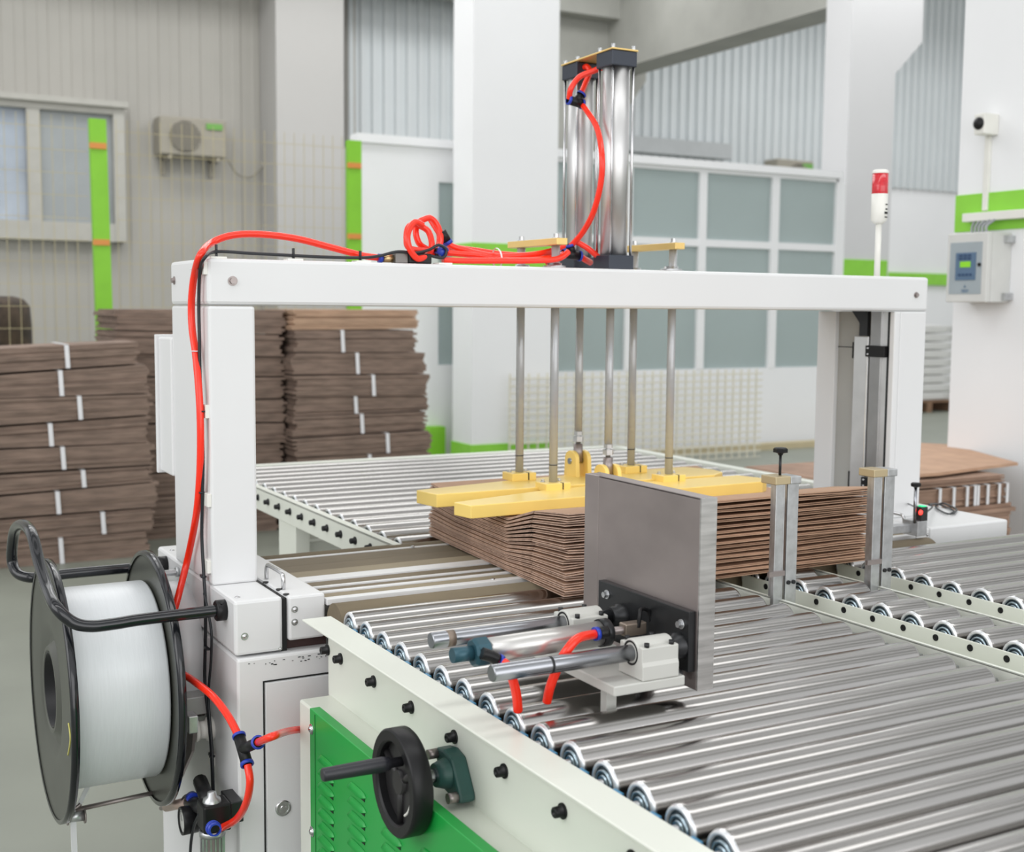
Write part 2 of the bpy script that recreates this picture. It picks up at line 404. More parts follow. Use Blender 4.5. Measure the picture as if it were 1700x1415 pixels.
def bundle(x0, x1, y0, y1, zb2, hl, hr, label, group, strap=None, mt=None, n=9, jit=.016, strapsx=None, top=None):
    """a strapped bundle of flat cartons; z, hl, hr: bottom and the heights of its left and right end"""
    z, zr_ = zb2 if isinstance(zb2, tuple) else (zb2, zb2)
    r = root('cardboard_bundle', ((x0 + x1) / 2, (y0 + y1) / 2, min(z, zr_)), label, 'cardboard bundle', group)
    bm = B(); prev = 0
    for k in range(n):
        j = [random.uniform(-jit, jit) for _ in range(4)]
        t0, t1 = k / n, (k + .93) / n
        v = []
        for xx, hh, zz0 in ((x0 + j[0], hl, z), (x1 + j[1], hr, zr_)):
            for yy in (y0 + j[2] * .6, y1 + j[3]):
                for t in (t0, t1): v.append(bm.verts.new((xx, yy, zz0 + hh * t)))
        for q in ((0, 1, 3, 2), (4, 6, 7, 5), (0, 4, 5, 1), (2, 3, 7, 6), (0, 2, 6, 4), (1, 5, 7, 3)): bm.faces.new([v[i] for i in q])
    obj('carton_layers', bm, mt or CARDB, r)
    for sx in (strapsx or ([strap] if strap is not None else [])):
        f = (sx - x0) / (x1 - x0); h = hl + (hr - hl) * f; z_0 = z; z = z + (zr_ - z) * f
        bm = B(); w_ = .006 if strapsx else .011
        yy = y0 - jit * .6 - .004
        k2 = 0 if strapsx else .006; prism(bm, [(sx - w_, yy, z + .0), (sx + w_, yy, z + .0), (sx + w_ - k2, yy, z + h + .003), (sx - w_ - k2, yy, z + h + .003)], (0, .004, 0))
        box(bm, sx - w_ - .006, sx + w_ - .006, yy, y1, z + h + .001, z + h + .004)
        obj('strap', bm, STRAP, r); z = z_0
    return r
ORD = ['topmost', 'second', 'third', 'fourth', 'fifth', 'sixth', 'seventh', 'eighth', 'ninth', 'tenth', 'eleventh']
# left stack
YS = 6.86
X0, X1 = Py(-22, 700, YS).x, Py(246, 700, YS).x
levL = [Py(60, p, YS).z for p in (577, 620, 660, 705, 742, 782, 818, 856, 896, 938)]
levR = [Py(240, p, YS).z for p in (566, 603, 652, 688, 735, 772, 800, 842, 880, 925)]
levL[-1] = levR[-1] = 0
sp = [115, 103, 133, 85, 104, 137, 93, 168, 97]
so = [0, .045, .06, .05, .07, .055, .09, .06, .04]
for k in range(9):
    g1, g2 = random.uniform(.003, .016), random.uniform(.003, .010)
    bundle(X0, X1 + so[k] - .05, YS + random.uniform(-.02, .02), YS + .42, (levL[k + 1], levR[k + 1]), levL[k] - levL[k + 1] - g1, levR[k] - levR[k + 1] - g2, '%s bundle of grey-brown flat cartons in the left stack%s' % (ORD[k].capitalize(), ', resting on the floor' if k == 8 else ''),
           'bundles of the left cardboard stack', strap=Py(sp[k], 700, YS).x)
# middle stack, partly behind the machine post
YM = 7.33
X0, X1 = Py(194, 700, YM).x, Py(476, 700, YM).x
zt_ = Py(300, 512, YM).z; N = 10
mz = [(zt_ * (1 - k / N) + (random.uniform(-.02, .02) if 0 < k < N else 0), zt_ * (1 - k / N) + (random.uniform(-.02, .02) if 0 < k < N else 0)) for k in range(N + 1)]
for k in range(N):
    z1, z0 = mz[k][0], mz[k + 1]
    bundle(X0 + random.uniform(-.02, .07), X1 + random.uniform(-.06, .0), YM + random.uniform(-.02, .02), YM + .6, z0, mz[k][0] - z0[0] - random.uniform(.003, .012), mz[k][1] - z0[1] - random.uniform(.003, .012),
           '%s bundle of flat cartons in the middle stack behind the white post' % ORD[k].capitalize(), 'bundles of the middle cardboard stack', mt=CARDB)
# right stack
YR = 7.2
X0, X1 = Py(487, 700, YR).x, Py(706, 700, YR).x
lev = [512, 548, 584, 620, 655, 688, 722, 755, 792, 830, 868, 905]
zl = [Py(590, p, YR).z for p in lev]; zl[-1] = 0
zq = [z_ + (random.uniform(-.018, .018) if 0 < i < 11 else 0) for i, z_ in enumerate(zl)]
sp = [None, 570, 594, 618, 592, 601, 642, 614, None, None, None]; so = [-.05, -.07, 0, .01, .02, .0, .03, .03, 0, .02, .0]
for k in range(11):
    bundle(X0 + random.uniform(0, .02), X1 + so[k], YR + random.uniform(-.02, .02), YR + .55, (zl[k + 1], zq[k + 1]), zl[k] - zl[k + 1] - random.uniform(.003, .010), zq[k] - zq[k + 1] - random.uniform(.003, .010),
           ('Topmost light brown unstrapped carton pile on the right background stack' if k == 0 else '%s bundle of flat cartons in the stack right of the white post' % ORD[k].capitalize()),
           'bundles of the right cardboard stack', strap=None if sp[k] is None else Py(sp[k], 700, YR).x, mt=CARDL if k == 0 else CARDB)
# pile beside the right column
zz = [0, .2, .41, .615, .695, .728]
labs = ['Bottom layer of cartons in the pile beside the right white column', 'Second layer from the floor in the carton pile beside the right column', 'Middle carton bundle of the pile beside the right column',
        'Carton bundle with eight white straps in the pile beside the right column', 'Uppermost carton bundle just below the loose cover sheet beside the right column']
for k in range(5):
    y0_ = 3.36; x0_, x1_ = 3.3, Py(1676 - (8 if k == 4 else 0), 830, 3.36).x
    bundle(x0_, x1_ + random.uniform(-.02, .02), y0_, 4.0, zz[k], zz[k + 1] - zz[k] - .004, zz[k + 1] - zz[k] - .004, labs[k], 'bundles beside the right column',
           strapsx=[Py(p, 820, y0_).x for p in (1557, 1580, 1602, 1615, 1620, 1636, 1655, 1668)] if k == 3 else None, mt=mat('cardboard_mid', (.33, .215, .155), .85, var=.2, scale=7, stretch=(1, 1, 8)), n=12)
bm = B(); prism(bm, [Pz(1520, 793, .735), Pz(1560, 790, .735), Pz(1640, 779, .735), Pz(1690, 773, .735), Pz(1577, 742, .735), Pz(1500, 738, .735)], (0, 0, .012))
tag(obj('cardboard_sheet', bm, CARD), 'loose light brown cardboard sheet covering the pile by the right column', 'cardboard sheet')

# sacks on pallet far right
a = Py(1500, 540, 12.2); b = Py(1581, 695, 12.2)
r = root('pallet', (a.x + .5, 12.4, 0), 'brown wooden pallet under the white sacks behind the right column', 'pallet')
bm = B()
for k in range(5): box(bm, a.x, b.x + .1, 12.2 + k * .22, 12.32 + k * .22, .13, .155)
obj('deck_board', bm, WOOD, r)
bm = B()
for k in range(3): box(bm, a.x + k * (b.x - a.x) / 2 - .0, a.x + k * (b.x - a.x) / 2 + .1, 12.2, 13.2, 0, .13)
obj('block', bm, WOOD, r)
H = (a.z - .155) / 9
for k in range(9):
    bm = B(); x0_, x1_ = a.x, b.x + random.uniform(-.03, .05)
    nx, ny = 10, 8; zc_ = .157 + H * (k + .5)
    bmesh.ops.create_cube(bm, size=1)
    bmesh.ops.subdivide_edges(bm, edges=bm.edges[:], cuts=4, use_grid_fill=True)
    for v in bm.verts:
        p = v.co * 2; q = Vector((math.copysign(abs(p.x) ** .9, p.x), p.y, p.z)); s = (1 - .25 * (abs(p.x) ** 4 + abs(p.y) ** 4) / 2)
        v.co = Vector(((x0_ + x1_) / 2 + q.x * (x1_ - x0_) / 2, 12.7 + q.y * .45, zc_ + q.z * H * .5 * s))
    for f in bm.faces: f.smooth = True
    tag(obj('sack', bm, SACK), '%s plump white sack in the pile behind the right column' % (['Lowest', 'Second lowest', 'Third lowest', 'Fourth lowest', 'Middle', 'Fourth highest', 'Third highest', 'Second highest', 'Highest'][k]), 'sack', 'white sacks on the pallet')

# ---- things on the right column (its left face x = XC)
r = root('camera_box', (XC, Px(1640, 200, XC).y, Px(1640, 228, XC).z), 'small white box with round dark lens high on the right column', 'security camera')
yA, yB = Px(1617, 200, 4.41).y, Px(1635, 200, 4.41).y; zA, zB = Px(1620, 189, 4.41).z, Px(1620, 224, 4.41).z
obj('housing', bx(4.41, XC, yB, yA, zB, zA), IVORY, r, .006)
c = Px(1625, 205, 4.409)
obj('lens', lathe(B(), c, (-1, 0, 0), [(0, .027), (.006, .026), (.014, .018), (.018, 0)], 24), BLACK, r)
yy = Px(1640, 300, XC).y
dct = B(); box(dct, XC - .016, XC, yy - .014, yy + .014, Px(1640, 350, XC).z, zB)
tag(obj('cable_duct', dct, IVORY, None, .003), 'vertical white cable duct running down from the small camera box', 'cable duct')
za = Px(1597, 355, XC - .05).z; zc_ = Px(1597, 369, XC - .05).z
tag(obj('cable_duct', bx(XC - .05, XC, 2.95, Px(1597, 360, XC - .05).y, zc_, za), IVORY, None, .003), 'horizontal white cable duct crossing the lime stripe above the control box', 'cable duct')
r = root('control_box', (XC - .08, 3.84, 1.405), 'light grey wall control box with green display on the right column', 'control box')
XB = 4.35; y1_, y0_ = 3.948, 3.735; z0_, z1_ = 1.405, 1.703
obj('enclosure', bx(XB + .03, XC, y0_, y1_, z0_, z1_), mat('box_grey', (.66, .66, .64), .4), r, .004)
d = obj('door', bx(XB, XB + .027, y0_ - .002, y1_ + .002, z0_, z1_), mat('box_grey', (.66, .66, .64), .4), r, .004)
bm = B()
ov = obj('label_panel', bx(XB - .002, XB, y0_ + .025, y1_ - .015, z0_ + .035, z1_ - .04), PGREY, r)
kp = obj('keypad', bx(XB - .005, XB - .002, y0_ + .055, y1_ - .05, z0_ + .095, z1_ - .085), PBLUE, r)
yc_ = (y0_ + .055 + y1_ - .05) / 2
obj('display', bx(XB - .007, XB - .005, yc_ - .028, yc_ + .028, 1.555, 1.580), LCD, r)
for i in range(2):
    for j in range(3): obj('button', bx(XB - .008, XB - .005, yc_ + .020 - .024 * j, yc_ + .036 - .024 * j, 1.588 + .013 * i, 1.597 + .013 * i), PBLU2, r)
for j in range(4): obj('button', bx(XB - .008, XB - .005, yc_ - .036 + j * .02, yc_ - .024 + j * .02, 1.518, 1.528), PBLU2, r)
bm = B(); c = Vector((XB - .003, yc_, 1.468)); prism(bm, [c + Vector((0, -.006, 0)), c + Vector((0, .006, 0)), c + Vector((0, 0, .012))], (-.001, 0, 0)); box(bm, XB - .003, XB - .002, yc_ - .02, yc_ + .02, 1.455, 1.459); box(bm, XB - .003, XB - .002, yc_ - .016, yc_ + .016, 1.448, 1.452)
obj('emblem', bm, PBLUE, r)
obj('lock', cyl(B(), (XB, y0_ + .035, 1.565), (XB - .008, y0_ + .035, 1.565), .008, 12), BLACK, r)
bm = B()
for z_ in (1.43, 1.675): box(bm, XC - .05, XC, y0_ - .02, y0_, z_ - .015, z_ + .015)
obj('mounting_lug', bm, GALV, r)
bm = B()
for k in range(5): tube(bm, [(XB + .05 + k * .012, y0_ + .05 + .03 * k, z1_), (XB + .06 + k * .012, y0_ + .06 + .03 * k, z1_ + .03), (XB + .11, y0_ + .055 + .028 * k, zc_ + .005)], .006, 8, 4)
obj('cable', bm, mat('cable_grey', (.32, .33, .35), .5), r)

# ================================================================== ROLLER CONVEYORS
RR, RZ, PT = .030, .77, .0785
def roller_mesh(L, r, cap=True):
    bm = B()
    lathe(bm, (-L / 2, 0, 0), (1, 0, 0), [(.004, r * .72), (0, r * .80), (.001, r * .92), (.004, r * .98), (.008, r), (L - .008, r), (L - .004, r * .98), (L - .001, r * .92), (L, r * .80), (L - .002, 0)], 40)
    return bm
def roller_proto(L, r, parent, c, ringcol=True):
    bm = roller_mesh(L, r); bmesh.ops.translate(bm, verts=bm.verts, vec=c); o = obj('roller', bm, ROLL, parent)
    kids = []
    bm = B()
    for s in (-1,):
        x = c[0] + s * L / 2
        lathe(bm, (x - s * .004, c[1], c[2]), (s, 0, 0), [(0, r * .74), (.003, r * .70), (.001, r * .52), (.005, r * .46), (.004, r * .30), (.004, 0)], 24)
    k = obj('bearing', bm, HUB, o); kids.append(k)
    x = c[0] - L / 2
    k = obj('hub_cap', lathe(B(), (x + .0015, c[1], c[2]), (-1, 0, 0), [(0, r * .60), (.003, r * .58), (.0035, r * .50), (.001, r * .46), (.001, r * .38), (.004, r * .34), (.004, 0)], 24), mat('hub_cap_zinc', (.42, .52, .58), .25, .9, var=.1), o); kids.append(k)
    bm = B()
    for s in (-1,):
        x = c[0] + s * L / 2
        lathe(bm, (x + s * .0002, c[1], c[2]), (s, 0, 0), [(-.0035, r * .97), (-.001, r * .935), (.0008, r * .86), (.0006, r * .76), (-.003, r * .73)], 28)
    k = obj('rim', bm, ZINC, o); kids.append(k)
    bm = B(); cyl(bm, (c[0] - L / 2 - .010, c[1], c[2]), (c[0] + L / 2 + .028, c[1], c[2]), .0065, 6)
    k = obj('axle', bm, GALV, o); kids.append(k)
    return o, kids

r1 = root('roller_conveyor', (1.5, 1.4, 0), 'near steel roller conveyor with three lanes of rollers and cream side rails', 'roller conveyor')
YN0, YN1 = 2.145, .70
NR = 19
lanes = [(.834, 1.607), (1.776, 1.883), (2.056, 2.95)]
for li, (xa, xb) in enumerate(lanes):
    o0 = None
    for k in range(NR):
        y = 2.135 - PT * k; c = Vector(((xa + xb) / 2, y, RZ))
        if li == 2 and (k < 0): continue
        if o0 is None: o0, kids = roller_proto(xb - xa, RR, r1, c); src = WL[o0].copy()
        else: copy_part(o0, r1, src + Vector((0, -PT * k, 0)), kids)
# near left rail: outward flange, web, inner lip, bolts
bm = B(); box(bm, .751, .807, YN1, 2.158, .786, .790); box(bm, .801, .806, YN1, 2.158, .640, .787)
obj('side_rail', bm, WG, r1, .0015)
def bolt_mesh(c):
    bm = B(); lathe(bm, c, (-1, 0, 0), [(0, .0105), (.0025, .0105), (.0025, .0075), (.0135, .0072), (.0145, .006), (.0145, .0035), (.010, .003), (.010, 0)], 16); return bm
bz, by = Px(566, 1094, .801).z, Px(566, 1094, .801).y
by2 = Px(935, 1346, .801).y; st = (by - by2) / 5
b0 = obj('rail_bolt', bolt_mesh((.801, by, bz)), BLACK, r1); s0 = WL[b0].copy()
copy_part(b0, r1, s0 + Vector((0, Px(544.5, 1081.6, .801).y - by, 0)))
for k in range(1, 9): copy_part(b0, r1, s0 + Vector((0, -st * k, 0)))
# added dark sheet, puts shade between the rollers, drive seats in blue at the roller ends
obj('roller_shade_sheet', bx(.81, 1.64, YN1, 2.15, .60, .605), mat('roller_shade_dark', (.10, .10, .10), .6), r1)
bs = obj('bearing_seat', bx(.808, .832, 2.105, 2.087, .735, .775), CYANB, r1)
for k in range(1, NR): copy_part(bs, r1, WL[bs] + Vector((0, -PT * k, 0)))
# centre rails as open U channels
def urail(name, xa, xb, ytop, znear=.788, zfar=.781):
    bm = B(); box(bm, xa, xa + .004, YN1, ytop, .66, znear); box(bm, xa, xa + .012, YN1, ytop, znear - .003, znear)
    box(bm, xb - .004, xb, YN1, ytop, .66, zfar); box(bm, xa, xb, YN1, ytop, .66, .664); return obj(name, bm, WG, r1, .001)
urail('center_rail', 1.646, 1.764, 2.14); urail('center_rail', 1.912, 2.044, 2.14)
h0 = None
for xx, zz_, yy0 in ((1.760, .769, Px(1312.5, 985, 1.76).y), (2.040, .769, Px(1512.5, 974.2, 2.04).y)):
    for k in range(-2 if xx > 2 else -1, 17):
        y = yy0 - PT * k
        if y > 2.12: continue
        if h0 is None:
            h0 = obj('socket_bolt', lathe(B(), (xx, y, zz_), (-1, 0, 0), [(0, .0062), (.0015, .0062), (.0015, .0034), (.0003, .003), (.0003, 0)], 18), BLACK, r1); s0 = WL[h0].copy(); y0b = y
        else: copy_part(h0, r1, s0 + Vector((xx - 1.76, y - y0b, 0)))
# lower body with ledge
bm = B(); box(bm, .742, .83, YN1, 2.151, .05, .643); obj('lower_frame', bm, WG, r1, .004)
bm = B()
for xx in (1.66, 2.0, 2.9):
    for yy in (.8, 2.05): box(bm, xx, xx + .05, yy, yy + .05, 0, .66)
for yy in (.9, 1.8): box(bm, .83, 2.95, yy, yy + .05, .58, .64)
box(bm, .76, .80, .8, .84, 0, .05); box(bm, .76, .80, 2.08, 2.12, 0, .05)
obj('support_leg', bm, WG, r1)
obj('side_rail', bx(2.975, 3.03, YN1, 2.158, .64, .79), WG, r1, .002)

# green louvred cover
gx = .722; gz = Px(532, 1173, .742).z; gy = Px(514, 1176, gx).y
r = root('louvered_cover', (.73, 1.5, .06), 'bright green louvred sheet cover below the handwheel on the near conveyor', 'machine cover')
gb = bx(gx, .741, .75, gy, .06, gz); obj('panel', gb, GREEN, r, .0015)
ys = [gy - .085, gy - .225, gy - .365, gy - .505]
for yc in ys:
    bm = B()
    for k in range(17):
        zc_ = gz - .070 - k * .0235; n = 10; L = .036; h_ = .0085
        ring = []
        for s in range(n + 1):
            t = -1 + 2 * s / n; wdt = math.sqrt(max(0, 1 - abs(t) ** 4))
            ring.append([Vector((gx - .0005, yc + t * L, zc_ + h_ * wdt * .7)), Vector((gx - .0005 - .009 * wdt, yc + t * L, zc_ - h_ * .25 * wdt)), Vector((gx - .0005, yc + t * L, zc_ - h_ * .7 * wdt))])
        vv = [[bm.verts.new(p) for p in rg] for rg in ring]
        for a_, b_ in zip(vv, vv[1:]):
            for q in range(2): f = bm.faces.new((a_[q], a_[q + 1], b_[q + 1], b_[q])); f.smooth = (q == 0)
    obj('louver', bm, GREEN, r)
    bm = B()
    for k in range(17): zc_ = gz - .070 - k * .0235; box(bm, gx - .0009, gx - .0002, yc - .030, yc + .030, zc_ - .0085, zc_ - .0048)
    obj('louver_slit', bm, DARK, r)
obj('fold_line', bx(gx - .0008, gx, gy - .0285, gy - .0265, .07, gz - .004), mat('green_dark_seam', (.006, .12, .02), .5), r)
for z_ in (gz - .035, gz - .22, gz - .37): obj('screw', hexbolt(B(), (gx, gy - .010, z_), (-1, 0, 0), .0065, .006, dome=True), CHROME, r)

# handwheel
wy, wz = 1.60, .683
r = root('handwheel', (.70, wy, wz - .08), 'black spoked handwheel with a long crank grip on the conveyor side', 'handwheel')
bm = lathe(B(), (.689, wy, wz), (1, 0, 0), [(.004, .0585), (0, .0615), (0, .0745), (.003, .0775), (.028, .0775), (.031, .0745), (.031, .062), (.014, .0585), (.004, .0585)], 48)
obj('rim', bm, BLACK, r)
bm = lathe(B(), (.704, wy, wz), (1, 0, 0), [(0, 0), (0, .061), (.010, .061), (.010, 0)], 40)
lathe(bm, (.697, wy, wz), (1, 0, 0), [(0, 0), (0, .017), (.02, .019), (.02, 0)], 24)
for a_ in (0, 120, 240):
    ca, sa = math.cos(math.radians(a_ + 30)), math.sin(math.radians(a_ + 30)); p0 = Vector((.704, wy, wz)); p1 = Vector((.704, wy + ca * .060, wz + sa * .060))
    tube(bm, [p0, p1], .0065, 8, 1)
obj('spoked_disc', bm, mat('black_web_plastic', (.02, .019, .02), .4, var=.2), r)
obj('pale_arc', tb([(.699, wy - .047 * math.cos(math.radians(a)), wz + .047 * math.sin(math.radians(a))) for a in range(-60, 61, 12)], .0022, 6, 3), IVORY, r)
hb = Py(646, 1268, 1.585); he = Py(537, 1287, 1.585)
d = (he - hb); bm = lathe(B(), hb + Vector((.02, 0, 0)), d, [(0, 0), (0, .007), (.02, .007), (.02, .0095), (.03, .011), (d.length + .02, .0095), (d.length + .022, .008), (d.length + .022, 0)], 24)
obj('crank_grip', bm, mat('grip_dark', (.022, .022, .028), .38), r)
obj('wheel_shaft', cyl(B(), (.70, wy, wz), (.80, wy, wz), .010), SHAFT, r)
obj('collar', cyl(B(), (.728, wy, wz), (.744, wy, wz), .014), STEELP, r)
pts = [(.775, wy + a_, wz + b_) for a_, b_ in ((.042, .018), (.036, .028), (.012, .032), (-.014, .026), (-.044, -.020), (-.046, -.030), (-.034, -.034), (.010, -.028))]
obj('bearing_flange', pr(pts, (.026, 0, 0)), DKGREEN, r, .004)
obj('bearing_nose', lathe(B(), (.756, wy, wz), (1, 0, 0), [(0, 0), (0, .017), (.012, .021), (.02, .023)], 28), DKGREEN, r)
for a_, b_ in ((.032, .020), (-.036, -.023)): obj('flange_bolt', cyl(B(), (.775, wy + a_, wz + b_), (.760, wy + a_, wz + b_), .008, 8), STEELP, r)

# far conveyor
r2 = root('roller_conveyor', (2.0, 3.5, 0), 'far steel roller conveyor behind the arch with cream frame', 'roller conveyor')
FP = .0965; XA, XB_ = 1.215, 2.80; o0 = None
for k in range(16):
    y = 2.79 + FP * k; c = Vector(((XA + XB_) / 2, y, RZ))
    if o0 is None: o0, kids = roller_proto(XB_ - XA, .031, r2, c); src = WL[o0].copy()
    else: copy_part(o0, r2, src + Vector((0, FP * k, 0)), kids)
bm = B(); box(bm, 1.160, 1.166, 2.70, 4.30, .735, .801); box(bm, 1.160, 1.188, 2.70, 4.30, .797, .801); obj('side_rail', bm, WG, r2, .0015)
obj('side_rail', bx(2.83, 2.87, 2.70, 4.30, .735, .801), WG, r2, .0015)
obj('end_rail', bx(1.16, 2.87, 4.28, 4.32, .735, .801), WG, r2, .0015)
h = [(97, 425), (150, 450), (208, 478), (275, 505), (340, 535), (408, 565), (485, 598), (558, 632), (640, 667)]
q0 = Px(400 + 640 / 3.37, 700 + 667 / 3.37, 1.16); q1 = Px(400 + 97 / 3.37, 700 + 425 / 3.37, 1.16); st = (q1.y - q0.y) / 8; b0 = None
for k in range(-2, 15):
    y = q0.y + st * k
    if b0 is None:
        b0 = obj('rail_bolt', bolt_mesh((1.160, y, q0.z)), BLACK, r2); s0 = WL[b0].copy(); yb0 = y
    else: copy_part(b0, r2, s0 + Vector((0, y - yb0, 0)))
for xx, yy in ((1.165, 3.40), (2.79, 3.40), (1.165, 4.2), (2.79, 4.2), (1.165, 2.78), (2.79, 2.78)):
    obj('leg', bx(xx, xx + .045, yy, yy + .15, 0, .735), WG, r2, .003)
bm = bx(1.2, 2.8, 3.42, 3.47, .62, .68); obj('cross_bar', bm, WG, r2)

# ================================================================== STRAPPING MACHINE
m = root('strapping_machine', (1.6, 2.55, 0), 'white arch-type strapping machine standing between the two roller conveyors', 'strapping machine')
X0, X1, Y0, Y1 = .651, 2.578, 2.40, 2.69
obj('arch_beam', bx(X0, X1, Y0, Y1, 1.3625, 1.452), W, m, .007)
ZB = .813
pl = obj('arch_post', bx(X0 + .001, .744, Y0, Y1, ZB, 1.3605), W, m, .005)
# right post: a U channel open towards the conveyor with track inside
bm = B(); box(bm, 2.480, 2.574, Y0, Y1, ZB, 1.3605); box(bm, 2.46, 2.48, Y0, Y0 + .018, ZB, 1.3605); box(bm, 2.46, 2.48, 2.62, Y1, ZB, 1.3605)
rp = obj('arch_post', bm, W, m, .003)
obj('track_backing', bx(2.474, 2.482, 2.42, 2.62, ZB, 1.36), GREYP, m)
obj('track_profile', bx(2.458, 2.476, 2.4925, 2.545, .83, 1.295), ALU, m, .003)
bm = B(); box(bm, 2.470, 2.478, 2.43, 2.49, ZB, 1.36)
for k in range(9): box(bm, 2.464, 2.471, 2.452 + k * .0042, 2.4540 + k * .0042, ZB, 1.36)
obj('ribbed_profile', bm, ALU, m)
obj('dark_strip', bx(2.468, 2.476, 2.422, 2.432, ZB, 1.36), BLKPLATE, m)
for z_ in (.90, 1.255):
    b_ = obj('hinge_plate', bx(2.450, 2.464, 2.425, 2.493, z_ - .015, z_ + .015), BLACK, m, .001)
    bm = B()
    for dz in (-.008, .008): lathe(bm, (2.450, 2.484, z_ + dz), (-1, 0, 0), [(0, .003), (.002, .002), (.002, 0)], 10)
    k_ = obj('screw', bm, CHROME, b_)
    obj('clip_block', bx(2.468, 2.476, 2.552, 2.560, z_ - .022, z_ + .022), BLACK, m)
bm = B(); prism(bm, [(2.462, 2.50, 1.29), (2.462, 2.53, 1.29), (2.462, 2.53, 1.33), (2.462, 2.56, 1.3615), (2.462, 2.50, 1.3615)], (.012, 0, 0)); obj('track_guide', bm, BLKPLATE, m)
obj('panel_seam', bx(2.472, 2.4745, 2.545, 2.62, 1.262, 1.264), BLKPLATE, m)
# beam bolts
for p in ((.700, 2.40, 1.409), (2.533, 2.40, 1.405)): obj('beam_bolt', hexbolt(B(), p, (0, -1, 0), .0065 if p[0] < 1 else .0055, .006), STEELP, m)
obj('beam_bolt', hexbolt(B(), (X0, 2.657, 1.413), (-1, 0, 0), .006, .007), STEELP, m)
# control cabinet door on the post's outer side
obj('side_cabinet', bx(.648, .70, 2.689, 2.80, .995, 1.292), W, m, .004)
obj('side_cabinet_lid', bx(.642, .700, 2.80, 2.812, .990, 1.297), W, m, .002)
# base cabinet and boxes
obj('base_cabinet', bx(.653, 2.82, 2.24, 2.86, .03, .705), W, m, .005)
obj('plinth', bx(.68, 2.80, 2.27, 2.83, 0, .03), BLKPLATE, m)
obj('end_cover', bx(.652, .745, 2.25, 2.86, .709, ZB), W, m, .006)
obj('drive_cover', bx(.7565, .830, 2.25, 2.86, .726, ZB - .001), W, m, .005)
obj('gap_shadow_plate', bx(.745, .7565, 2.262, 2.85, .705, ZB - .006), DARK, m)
obj('dark_bar', bx(.7565, .84, 2.275, 2.30, .7055, .7255), DKRED, m)
d_ = obj('cabinet_door', bx(.706, 1.55, 2.236, 2.2405, .09, .654), W, m, .001)
bm = B(); box(bm, .7015, .7045, 2.2385, 2.2405, .08, .657); box(bm, .7015, 1.55, 2.2385, 2.2405, .6555, .6585); obj('door_gap', bm, DARK, m)
c = Py(470, 1342, 2.236); bm = lathe(B(), c, (0, -1, 0), [(0, .0155), (.002, .0155), (.003, .012), (.0015, .010), (.0015, .006), (.003, .005), (.003, 0)], 28); obj('door_lock', bm, CHROME, d_)
# chipped paint along the cabinet edge
bm = B(); rr = random.Random(3)
for k in range(26):
    u = rr.random() ** .8; x = .66 + .17 * u; z_ = .690 + rr.uniform(-.004, .006); s = rr.uniform(.0006, .0018)
    box(bm, x, x + s * rr.uniform(1, 4), 2.2392, 2.2402, z_, z_ + s)
obj('paint_chip', bm, BLKPLATE, m)
for px, py in ((406, 1057), (465, 1077)): obj('cover_screw', hexbolt(B(), Py(px, py, 2.25), (0, -1, 0), .005 if py < 1070 else .0025, .004, dome=True), CHROME, m)
for px, py in ((489, 1012), (489, 1033)): obj('cover_screw', hexbolt(B(), Py(px, py, 2.25), (0, -1, 0), .0045, .005, dome=True), CHROME, m)
for px, py in ((394, 992), (286, 914)): obj('cover_screw', hexbolt(B(), Pz(px, py, ZB), (0, 0, 1), .004, .003, dome=True), CHROME, m)
# chrome handle
def bail(x, ya, yb, z, h, rad, parent):
    obj('bail_handle', tb([(x, ya, z), (x, ya, z + h * .6), (x, ya + (yb - ya) * .06, z + h * .93), (x, ya + (yb - ya) * .2, z + h), (x, yb - (yb - ya) * .2, z + h), (x, yb - (yb - ya) * .06, z + h * .93), (x, yb, z + h * .6), (x, yb, z)], rad, 12, 5), CHROME, parent)
bail(.768, 2.315, 2.42, ZB, .030, .0042, m)
bm = B()
for px, py in ((475, 988), (463, 980), (441, 968)): cyl(bm, Pz(px, py, ZB - .002), Pz(px, py, ZB - .002) + Vector((0, 0, .0025)), .006, 14)
obj('cover_hole', bm, BLACK, m)
# right end boxes
obj('drive_cover', bx(2.403, 2.449, 2.245, 2.86, .755, ZB), W, m, .004)
obj('end_cover', bx(2.457, 2.745, 2.25, 2.86, .709, ZB), W, m, .005)
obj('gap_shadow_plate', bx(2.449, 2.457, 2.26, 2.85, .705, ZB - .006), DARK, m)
bail(2.415, 2.30, 2.40, ZB, .028, .0042, m)
for z_ in (.775, .797): obj('cover_screw', hexbolt(B(), (2.441, 2.245, z_), (0, -1, 0), .003, .003, dome=True), CHROME, m)
# belt deck between the boxes: rubber rollers, slide plates and white strips
XL_, XR_ = .832, 2.40
def drum(yc, r_, mt): obj('rubber_roller', lathe(B(), (XL_, yc, .80 - r_), (1, 0, 0), [(0, 0), (0, r_), (XR_ - XL_, r_), (XR_ - XL_, 0)], 48), mt, m)
drum(2.205, .043, RUBBER); drum(2.704, .033, RUBBER)
for a_, b_, z_, mt, nm in ((2.671, 2.660, .799, W, 'deck_strip'), (2.660, 2.590, .797, RUBBER, 'belt'), (2.590, 2.525, .797, RUBBER, 'belt'), (2.522, 2.458, .7975, RUBBER2, 'belt'), (2.458, 2.418, .800, W, 'deck_strip'),
                           (2.416, 2.369, .7965, RUBBER, 'belt'), (2.369, 2.361, .799, W, 'deck_strip'), (2.36, 2.323, .7955, RUBBER, 'belt'), (2.323, 2.310, .7995, W, 'deck_strip'), (2.309, 2.265, .7965, RUBBER2, 'belt'), (2.265, 2.245, .800, W, 'deck_strip')):
    obj(nm, bx(XL_, XR_, b_, a_, z_ - .012, z_), mt, m, .001)
bm = B()
